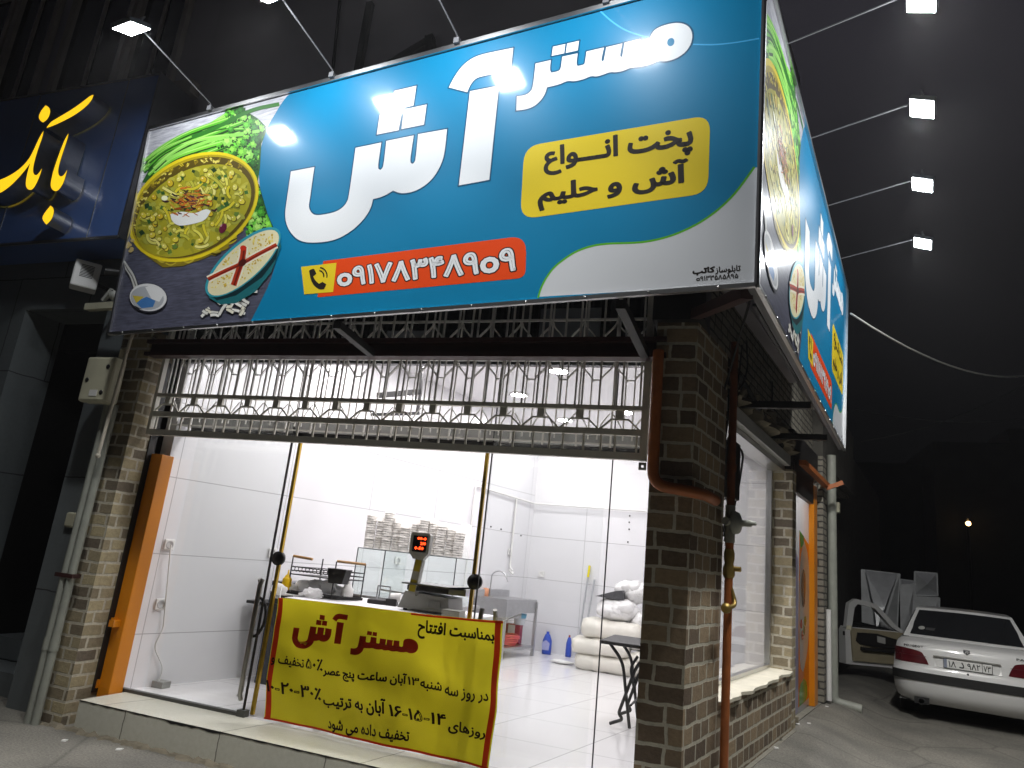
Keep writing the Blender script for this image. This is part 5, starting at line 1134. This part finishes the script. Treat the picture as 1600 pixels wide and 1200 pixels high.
m = MB(); m.col = (.78, .50, .01); m.lathe([(.001, 0), (.036, .0), (.038, .02), (.038, .085), (.026, .10), (.001, .10)], (-3.64, 5.1, 1.06)); m.build('body', PAINT, bo); m = MB(); m.col = (.78, .50, .01); m.lathe([(.026, .10), (.018, .118), (.008, .122), (.005, .16), (.001, .16)], (-3.64, 5.1, 1.06)); m.build('nozzle', PAINT, bo)
m = MB(); m.ball((-3.62, 4.98, 1.07), (.075, .05, .045), 12, 8, None, .2, 4); tag(m.build('napkin_pack', SHEER), 'white napkin pack in front of the yellow bottle', 'napkins')
m = MB(); m.box(-3.70, -3.50, 5.02, 5.2, 1.02, 1.032); tag(m.build('side_shelf', WHITE), 'white shelf end under the yellow bottle', 'shelf')
m = MB(); m.obox((-2.95, 5.24, 1.03), (.19, .05, .0), (-.03, .10, 0), (0, 0, .035)); m.obox((-2.80, 5.27, 1.03), (.09, .02, .0), (-.03, .10, 0), (0, 0, .055)); tag(m.build('card_reader', BLACK, bevel=.008), 'small black card reader lying on the counter', 'card reader')
m = MB(); m.tube([(-2.78, 5.32, 1.09), (-2.70, 5.34, 1.10)], .035); tag(m.build('paper_roll', WPLAST), 'white paper roll on the black card reader', 'paper')
# scale
sc_ = thing('shop_scale', 'grey shop scale with a red digit display on a tall pole', 'scale', (-2.3, 5.25, 1.03))
m = MB(); a = V((-2.60, 5.10, 1.045)); m.prism([a, a + V((.43, .02, 0)), a + V((.41, .02, .11)), a + V((.05, 0, .13))], (0, .28, 0)); sbz = m.build('base', GREY, sc_, bevel=.008)
m = MB(); m.obox(a + V((.26, -.004, .03)), (.10, .003, 0), (0, .004, 0), (0, 0, .045)); m.build('maker_plate', plain('mid_grey', (.22, .22, .21), .5), sbz)
m = MB(); [m.lathe([(.02, 0), (.014, .02)], a + V((x, y, -.016)), n=8) for x in (.05, .38) for y in (.04, .24)]; m.build('foot', BLACK, sc_)
m = MB(); m.box(-2.52, -2.12, 5.06, 5.42, 1.185, 1.225); m.build('platform', BLACK, sc_, bevel=.006); m = MB(); m.box(-2.56, -2.04, 5.04, 5.44, 1.228, 1.24); m.box(-2.16, -2.02, 5.04, 5.44, 1.19, 1.24); m.build('weighing_tray', STEEL, sc_)
pb = V((-2.475, 5.08, 1.15)); pt = V((-2.455, 5.10, 1.42))
m = MB(); m.bar(pb, pt, .065, .05, (0, 1, 0)); po_ = m.build('pole', GREY, sc_)
m = MB(); m.bar(pb + (pt - pb) * .10 + V((0, -.026, 0)), pb + (pt - pb) * .42 + V((0, -.026, 0)), .05, .006, (0, 1, 0)); m.bar(pb + (pt - pb) * .66 + V((0, -.026, 0)), pb + (pt - pb) * .98 + V((0, -.026, 0)), .05, .006, (0, 1, 0)); m.build('olive_sticker', plain('olive', (.30, .24, .01), .5), po_)
dz = V((-2.46, 5.06, 1.42)); pr = [(-.045, 0), (.045, 0), (.05, .01), (.082, .045), (.085, .185), (.075, .20), (-.075, .20), (-.085, .185), (-.082, .045), (-.05, .01)]
m = MB(); m.prism([dz + V((x, 0, z_)) for x, z_ in pr], (0, .05, 0)); ds = m.build('display_housing', GREY, sc_, bevel=.006)
m = MB(); m.quad(dz + V((-.06, -.003, .055)), dz + V((.062, -.003, .055)), dz + V((.062, -.003, .178)), dz + V((-.06, -.003, .178))); m.build('screen', DARKGL, ds)
m = MB()
for s, x0, x1, z0 in (('00-0', -.02, .055, .147), ('200', .01, .055, .110), ('0-50', -.035, .04, .073)): put_text(m, s, lambda x, y, k: dz + V((x0 + (x1 - x0) * x, -.006 - k * .0006, z0 + .021 * y)), .05, (1, 1, 1), res=1)
m.build('digits', REDEM, ds)
m = MB(); m.obox((-2.145, 4.92, 1.03), (.14, 0, 0), (0, .12, 0), (0, 0, .06)); m.obox((-2.125, 4.915, 1.045), (.08, 0, 0), (0, .004, 0), (0, 0, .03)); tag(m.build('label_printer', GREY, bevel=.01), 'small grey device at the foot of the scale', 'printer')
m = MB(); f0 = V((-3.02, 5.52, 1.03))
for x in (0, .12): m.bar(f0 + V((x, 0, 0)), f0 + V((x, 0, .13)), .01)
m.bar(f0 + V((0, 0, .13)), f0 + V((.12, 0, .13)), .01); m.bar(f0 + V((.02, 0, .10)), f0 + V((.55, .1, .08)), .014); m.bar(f0 + V((.55, .1, .0)), f0 + V((.55, .1, .085)), .01)
tag(m.build('steel_rail', STEEL), 'small steel rail stand on the back of the counter', 'rail')
# glass case with bowls
bt = thing('back_table', 'steel back table under the clear glass case', 'table', (-3.0, 6.2, .2))
m = MB(); m.box(-3.62, -2.45, 5.92, 6.5, 1.0, 1.035); m.build('top', STEEL, bt)
for x in (-3.58, -2.49):
    for y in (5.96, 6.46): MB().box(x - .02, x + .02, y - .02, y + .02, .2, 1.0).build('leg', STEEL, bt)
gc = thing('glass_case', 'clear glass display case carrying the stacks of white bowls', 'display case', (-3.0, 6.2, 1.035))
x0, x1, y0, y1, z0, z1 = -3.53, -2.515, 5.96, 6.42, 1.036, 1.448
m = MB(); m.box(x0, x1, y0, y0 + .006, z0, z1); m.box(x0, x1, y1 - .006, y1, z0, z1); m.box(x0, x0 + .006, y0 + .006, y1 - .006, z0, z1); m.box(x1 - .006, x1, y0 + .006, y1 - .006, z0, z1); m.box(x0, x1, y0, y1, z1, z1 + .006); m.box(x0 + .29, x0 + .295, y0 + .01, y1 - .01, z0, z1); m.build('panes', GLASSG, gc)
m = MB()
for a, b in (((x0, y0, z0), (x0, y0, z1)), ((x1, y0, z0), (x1, y0, z1)), ((x0, y0, z1 + .003), (x1, y0, z1 + .003)), ((x0, y1, z1), (x1, y1, z1)), ((x0 + .292, y0 - .001, z0), (x0 + .292, y0 - .001, z1))): m.bar(a, b, .008)
m.build('edge', plain('dark_edge', (.10, .11, .11), .4), gc)
BOWLM = plain('paper_bowl', (.83, .80, .76), .7, 0, .06, 30)
m = MB(); m.lathe([(.046, .0), (.0505, .002), (.0505, .007), (.046, .010), (.041, .050), (.001, .050)], (0, 0, 0), n=16); bowl0 = m.build('paper_bowl', BOWLM)
hts = (.33, .29, .36, .29, .25, .28, .33, .30, .29, .27, .25); ords = ('first', 'second', 'third', 'fourth', 'fifth', 'sixth', 'seventh', 'eighth', 'ninth', 'tenth', 'last')
first = True
for i, h in enumerate(hts):
    x = -3.475 + .0925 * i; y = 6.05 + .03 * (i % 2); n = int(h / .021); lean = rg.uniform(-.012, .012)
    for k in range(n):
        b = bowl0 if first else bowl0.copy()
        if not first: COL.objects.link(b)
        first = False
        b.location = (x + lean * k / n + rg.uniform(-.002, .002), y + rg.uniform(-.002, .002), z1 + .008 + k * .021); b.rotation_euler = (rg.uniform(-.03, .03), rg.uniform(-.05, .05), rg.uniform(0, 6))
        tag(b, 'white paper bowl in the %s stack from the left on the glass case' % ords[i], 'bowl', 'paper bowls stacked on the glass case')
for i in range(5):
    x = -3.40 + .2 * i; m = MB(); m.lathe([(.05, 0), (.052, .28 + .03 * (i % 3)), (.001, .29 + .03 * (i % 3))], (x, 6.30, z1 + .008), n=16); tag(m.build('bowl_sleeve', SHEER), ('white wrapped bowl sleeve, %s from the left behind the stacks' % ords[i]), 'bowl sleeve', 'wrapped sleeves behind the bowls')
# sink
sk = thing('steel_sink', 'stainless steel sink table with a gooseneck tap against the left wall', 'sink', (-3.2, 9.6, .2))
sa = V((-3.11, 9.25, 0)); sb_ = V((-2.925, 10.056, 0)); wv = V((-.50, 0, 0)); uz = lambda p, z_: V((p.x, p.y, z_))
m = MB(); 
for z0, z1_ in ((.93, .96),): m.prism([uz(sa, z0), uz(sb_, z0), uz(sb_ + wv * .9, z0), uz(sa + wv, z0)], (0, 0, z1_ - z0))
m.prism([uz(sa, .78), uz(sb_, .78), uz(sb_ - V((.02, 0, 0)), .78), uz(sa - V((.02, 0, 0)), .78)], (0, 0, .15)); m.prism([uz(sa, .78), uz(sa + wv, .78), uz(sa + wv + V((0, .02, 0)), .78), uz(sa + V((0, .02, 0)), .78)], (0, 0, .15)); m.prism([uz(sa + wv * .95, .96), uz(sb_ + wv * .85, .96), uz(sb_ + wv * .9, .96), uz(sa + wv, .96)], (0, 0, .09)); m.build('top', STEEL, sk)
m = MB(); q0, q1 = sa * .8 + sb_ * .2, sa * .25 + sb_ * .75; m.prism([uz(q0 + wv * .2, .70), uz(q1 + wv * .2, .70), uz(q1 + wv * .8, .70), uz(q0 + wv * .8, .70)], (0, 0, .228)); m.build('basin', STEEL, sk)
for p in (sa, sb_, sa + wv * .95, sb_ + wv * .85): MB().box(p.x - .02, p.x + .02, p.y - .02, p.y + .02, .2, .93).build('leg', STEEL, sk)
m = MB(); m.bar(uz(sa, .32), uz(sb_, .32), .025); m.bar(uz(sa, .32), uz(sa + wv * .95, .32), .025); m.prism([uz(sa, .33), uz(sb_, .33), uz(sb_ + wv * .85, .33), uz(sa + wv * .95, .33)], (0, 0, .012)); m.build('lower_shelf', STEEL, sk)
tp = uz(sa * .6 + sb_ * .4 + wv * .88, .96); m = MB(); m.tube([tp, tp + V((0, 0, .26))] + [tp + V((.11 - .11 * math.cos(t), 0, .26 + .09 * math.sin(t))) for t in [.4, .8, 1.2, 1.6, 2.0, 2.4, 2.8]] + [tp + V((.25, 0, .22))], .010); m.lathe([(.024, 0), (.016, .1)], tp); m.build('tap', STEEL, sk)
for i, (dx, cc, lb) in enumerate(((-.0, (.7, .12, .2), 'small red pack at the left end of the sink'), (.02, (.75, .35, .2), 'small orange bottle beside the sink tap'))):
    p = uz(sa + wv * (.9 - .1 * i) + V((0, .05 + .2 * i, 0)), .96); m = MB(); m.col = cc; m.lathe([(.001, 0), (.04, 0), (.04, .10 - .06 * (1 - i)), (.001, .11 - .06 * (1 - i))], p, n=10); tag(m.build('cleaning_bottle', PAINT), lb, 'bottle')
m = MB()
for i in range(5): c = V((-3.26 + .01 * i, 9.75, .36 + .026 * i)); m.tube([c + V((.17 * math.cos(t) + .01 * (i % 2), .15 * math.sin(t), .008 * math.sin(3 * t + i))) for t in [6.283 * k / 18 for k in range(19)]], .014, 7, (.62, .10, .12))
tag(m.build('coiled_hose', PAINT), 'coiled red hose on the lower shelf of the sink', 'hose')
bx = thing('carton', 'dark red and white carton behind the coiled hose under the sink', 'carton', (-3.2, 10.0, .345)); m = MB(); m.box(-3.32, -3.10, 9.92, 10.06, .346, .60, (.32, .03, .07)); m.build('box', PAINT, bx); m = MB(); m.box(-3.27, -3.17, 9.912, 9.919, .40, .59, (.7, .68, .68)); m.build('white_panel', PAINT, bx)
bu = thing('tub', 'white and pale blue tub standing on the carton', 'tub', (-3.12, 9.98, .60)); m = MB(); m.col = (.72, .76, .80); m.lathe([(.001, 0), (.075, 0), (.09, .14), (.001, .14)], (-3.13, 9.98, .602)); m.build('body', PAINT, bu); m = MB(); m.col = (.20, .50, .72); m.lathe([(.085, .09), (.0915, .11), (.094, .15), (.001, .152)], (-3.13, 9.98, .602)); m.build('band', PAINT, bu)
for x, y, h, lb, r in ((-2.84, 10.5, .31, 'blue detergent jug with handle beside the sink leg', .068), (-2.52, 10.54, .30, 'slim blue detergent bottle alone by the back wall', .042)):
    t = thing('detergent_bottle', lb, 'bottle', (x, y, .2)); m = MB(); m.col = (.05, .10, .50); m.lathe([(.001, 0), (r, 0), (r * 1.02, .04), (r, h * .6), (r * .55, h * .86), (r * .3, h * .9), (.001, h * .9)], (x, y, .202), n=14); m.build('body', PAINT, t)
    m = MB(); m.col = (.03, .08, .5) if r > .06 else (.25, .05, .05); m.lathe([(r * .32, 0), (r * .32, h * .12), (.001, h * .12)], (x, y, .202 + h * .88), n=10); m.build('cap', PAINT, t)
    if r > .06: m = MB(); m.col = (.4, .42, .7); m.poly([(x - .05, y - r - .004, .26), (x + .05, y - r - .004, .26), (x + .06, y - r - .004, .36), (x, y - r - .004, .40), (x - .06, y - r - .004, .36)]); m.build('sticker', PAINT, t)
for i, (dx, lb, yc) in enumerate(((0, 'grey mop stick with a yellow grip leaning on the back wall', 1), (.07, 'plain grey stick leaning on the back wall beside the yellow grip', 0))):
    t = thing('mop_stick', lb, 'stick', (-2.33 + dx, 10.3, .2)); a, b = V((-2.36 + dx, 10.35, .2)), V((-2.32 + dx * 1.3, 10.63, 1.50 - .18 * i)); m = MB(); m.tube([a, b], .014); m.build('shaft', plain('grey_tube', (.42, .43, .45), .4, .3), t)
    if yc: m = MB(); m.col = (.75, .66, .02); m.tube([a + (b - a) * .88, b + (b - a) * .01], .018); m.build('grip', PAINT, t)
# sacks of disposable dishes
SK = plain('bag_of_cups', (.70, .67, .60), .35, 0, .1, 14, .4)
for i, (x, y, z_, rx, ry, rz, lb, mt) in enumerate(((-1.80, 9.65, .30, .40, .24, .11, 'lowest cream bundle of the bag pile by the back wall', SK), (-1.85, 9.62, .50, .38, .23, .105, 'second cream bundle from the floor in the bag pile', SK), (-1.72, 9.68, .72, .40, .25, .13, 'third long cream bundle of the bag pile', SK), (-1.70, 9.72, .98, .28, .22, .16, 'plump white bag near the top of the pile', FOIL), (-1.52, 9.9, 1.22, .20, .18, .15, 'crumpled clear bag topmost on the pile', FOIL), (-1.32, 9.8, .85, .22, .24, .16, 'white bag at the right of the pile, half behind the others', FOIL), (-1.28, 9.72, .62, .25, .22, .13, 'white bag low at the right of the pile', FOIL), (-1.30, 9.6, .34, .32, .25, .14, 'lowest white bag at the right end of the pile', SK))):
    m = MB()
    if mt is SK and i < 3:
        for j in (-1, 1):
            k0 = len(m.v); m.lathe([(.001, -rx)] + [(rz * (.97 + rg.uniform(-.07, .05)) * (.82 if q in (0, 13) else 1), -rx + .01 + (2 * rx - .02) * q / 13) for q in range(14)] + [(.001, rx)], (x + rg.uniform(-.03, .03), y + j * ry * .45, z_), (1, .05 * j, rg.uniform(-.03, .03)), 18)
            m.v[k0:] = [(p[0] + rg.uniform(-.006, .006), p[1] + rg.uniform(-.008, .008), p[2] + rg.uniform(-.008, .008)) for p in m.v[k0:]]
    else:
        m.ball((x, y, z_), (rx, ry, rz), 22, 14, None, .09, i)
        for j in range(6): m.ball((x + rg.uniform(-.16, .16), y - .08, z_ + rg.uniform(-.05, .09)), (rx * .5, ry * .75, rz * .6), 16, 11, None, .13, i * 7 + j)
    tag(m.build('plastic_sack', mt), lb, 'sack', 'sacks of disposable dishes by the back wall')
m = MB(); m.prism([(-1.98, 9.55, 1.13), (-1.72, 9.5, 1.22), (-1.62, 9.55, 1.24), (-1.60, 9.6, 1.10), (-1.75, 9.55, 1.12)], (0, .15, 0)); tag(m.build('dark_tray', plain('dark_grey_plastic', (.06, .06, .065), .5)), 'dark grey tray lying on top of the sacks', 'tray')
m = MB(); m.ball((-2.40, 9.75, .225), (.15, .09, .025), 12, 6, None, .35, 3); tag(m.build('crumpled_bag', FOIL), 'flat crumpled clear bag on the floor left of the sack pile', 'bag')
# folding table
ft = thing('folding_table', 'black folding table with crossed tube legs beside the corner pillar', 'table', (-.95, 6.5, .2))
m = MB(); m.box(-1.24, -.62, 6.3, 7.0, .87, .90); m.build('top', BLACK, ft, bevel=.006)
for y in (6.42, 6.88):
    m = MB(); m.tube(rnd([(-1.17, y, .87), (-1.05, y, .74), (-.96, y, .22)], .2), .014); m.tube(rnd([(-.80, y, .87), (-.93, y, .72), (-1.06, y, .32), (-1.02, y, .28), (-1.13, y, .23)], .08), .014); m.build('leg', BLACK, ft)
m = MB(); m.tube([(-.96, 6.42, .40), (-.96, 6.88, .40)], .01); m.tube(rnd([(-.92, 6.40, .80), (-.98, 6.4, .7), (-.94, 6.4, .55)], .1), .012); m.build('stretcher', BLACK, ft)
# black furniture by the left wall
ds_ = thing('black_stand', 'black glossy stand with a shelf by the left tiled wall', 'stand', (-4.1, 5.7, .2))
m = MB(); m.box(-4.17, -3.98, 5.62, 6.0, .2, 1.08); m.build('panel', plain('black_gloss', (.03, .033, .04), .2, 0, .3, 6), ds_); m = MB(); m.box(-4.38, -3.95, 5.58, 6.0, .86, .885); m.build('shelf', BLACK, ds_); m = MB(); m.box(-4.15, -4.05, 5.612, 5.619, .93, 1.05); m.build('glossy_patch', plain('pale_patch', (.4, .42, .45), .2), ds_)
# black chair by the side window
ch = thing('office_chair', 'black chair seen low through the side window', 'chair', WP(2.0, .2, -1.0))
p = onW(1146, 1035, -.75); m = MB(); m.prism([p + V((-.16, 0, -.25)), p + V((.13, .05, -.25)), p + V((.10, .05, .10)), p + V((.02, .02, .15)), p + V((-.16, 0, .15))], (.02, .05, 0)); m.build('backrest', plain('black_mesh', (.05, .05, .055), .4), ch, bevel=.02)
m = MB(); m.obox(p + V((-.2, .0, -.30)), (.45, .05, 0), (-.05, .40, 0), (0, 0, .08)); m.build('seat', BLACK, ch, bevel=.02); m = MB(); m.tube([p + V((0, .2, -.30)), V((p.x, p.y + .2, .2))], .03); m.lathe([(.001, .03), (.22, .0)], (p.x, p.y + .2, .2), n=5); m.build('stem', BLACK, ch)
# pipes and sockets on the walls
m = MB(); a = LW(4.55, 2.42, .04); b = LW(6.16, 2.37, .04); m.tube(rnd([LW(4.5, .95, .03), LW(4.5, 2.42, .03), b, V((.85, 10.63, 2.40))], .05), .013, 7); m.tube(rnd([LW(5.62, 2.385, .03), LW(5.62, 1.38, .03), LW(5.62, 1.33, .08)], .03), .017, 7); m.tube([LW(5.62, 1.33, .03), LW(5.62, 1.28, .10)], .02)
tag(m.build('water_pipe', WPLAST), 'white water pipes running along the tiled walls to the sink', 'pipe')
m = MB(); y = 10.63; m.tube(rnd([(-.35, y, 2.40), (.28, y, 2.42), (.28, y, 1.5), (-.3, y, 1.48)], .06), .018, 7); tag(m.build('water_pipe', WPLAST), 'white pipe loop on the back wall seen through the side window', 'pipe')
for (px, py), lb in (((264, 851), 'upper white wall socket with a plugged cable near the door'), ((250, 944), 'lower white wall socket near the door'), ((425, 864), 'white wall socket beside the left brass edged glass door'), ((621, 876), 'white wall socket behind the glass case'), ((796, 862), 'white switch above the sink')):
    p = onL(px, py, .008); t = thing('wall_socket', lb, 'socket', p, 'white wall sockets'); m = MB(); m.obox(p - U * .045 - V((0, 0, .045)), U * .09, UN * .014, (0, 0, .09)); m.build('plate', WPLAST, t, bevel=.006); m = MB(); m.lathe([(.001, .015), (.026, .015), (.03, .018), (.034, .014)], p, UN, 16); m.build('ring', plain('socket_grey', (.45, .45, .45), .5), t)
    if py < 852: m = MB(); q = onL(250, 1066, .03); m.tube(rnd([p + UN * .03, p + UN * .05 - V((0, 0, .1)), onL(255, 985, .02), onL(240, 1010, .02), onL(256, 1045, .02), onL(245, 1072, .05)], .1), .006, 5); m.build('cable', WPLAST, t)
p = ony(846, 897, 10.66); m = MB(); m.box(p.x - .045, p.x + .045, 10.645, 10.67, p.z - .045, p.z + .045); m.lathe([(.02, 0), (.025, .004)], (p.x, 10.645, p.z), (0, -1, 0), 12); tag(m.build('wall_socket', WPLAST), 'white wall socket on the back wall', 'socket', 'white wall sockets')
m = MB(); q = onL(247, 1085, .06); q.z = .205; m.box(q.x - .05, q.x + .06, q.y - .04, q.y + .05, .202, .25); tag(m.build('power_adapter', GREY), 'grey power adapter on the floor near the left glass pane', 'adapter')
m = MB(); h = [(1184.5, 0)]
for px, py in ((984, 806), (983, 816), (983, 827), (981, 847), (767, 823), (783, 827), (814, 837)): p = ony(px, py, 10.66) if px > 833 else onL(px, py, .004); m.ball(p, .012, 6, 4)
tag(m.build('wall_anchors', BLACK), 'dark drill holes in the white tiled walls', 'holes', kind='stuff')
bk = thing('ceiling_bracket', 'black steel bracket hanging under the white ceiling, seen through the gate', 'bracket', (-3.3, 7.2, 3.0))
m = MB(); a = ony(590, 618, 6.6); b = ony(657, 612, 6.6); m.bar(a, b, .05); m.bar(b, ony(660, 560, 6.6), .03); m.bar(b, ony(652, 645, 6.6), .03); m.bar(ony(580, 648, 6.6), ony(655, 646, 6.6), .03); m.build('arm', BLACK, bk)

# thin haze added to imitate the lens glow and veil round the lamps
m = MB(); m.box(-13.5, 29, -6, 39, -2.0, 12.5); hz = m.build('haze', PLASTER); tag(hz, kind='stuff')
hm = bpy.data.materials.new('glow_haze'); hm.use_nodes = True; hm.node_tree.nodes.clear()
pv = hm.node_tree.nodes.new('ShaderNodeVolumePrincipled'); pv.inputs['Density'].default_value = .0011; pv.inputs['Color'].default_value = (.9, .9, .95, 1); pv.inputs['Anisotropy'].default_value = .6
ho = hm.node_tree.nodes.new('ShaderNodeOutputMaterial'); hm.node_tree.links.new(pv.outputs[0], ho.inputs['Volume'])
hz.data.materials.clear(); hz.data.materials.append(hm)
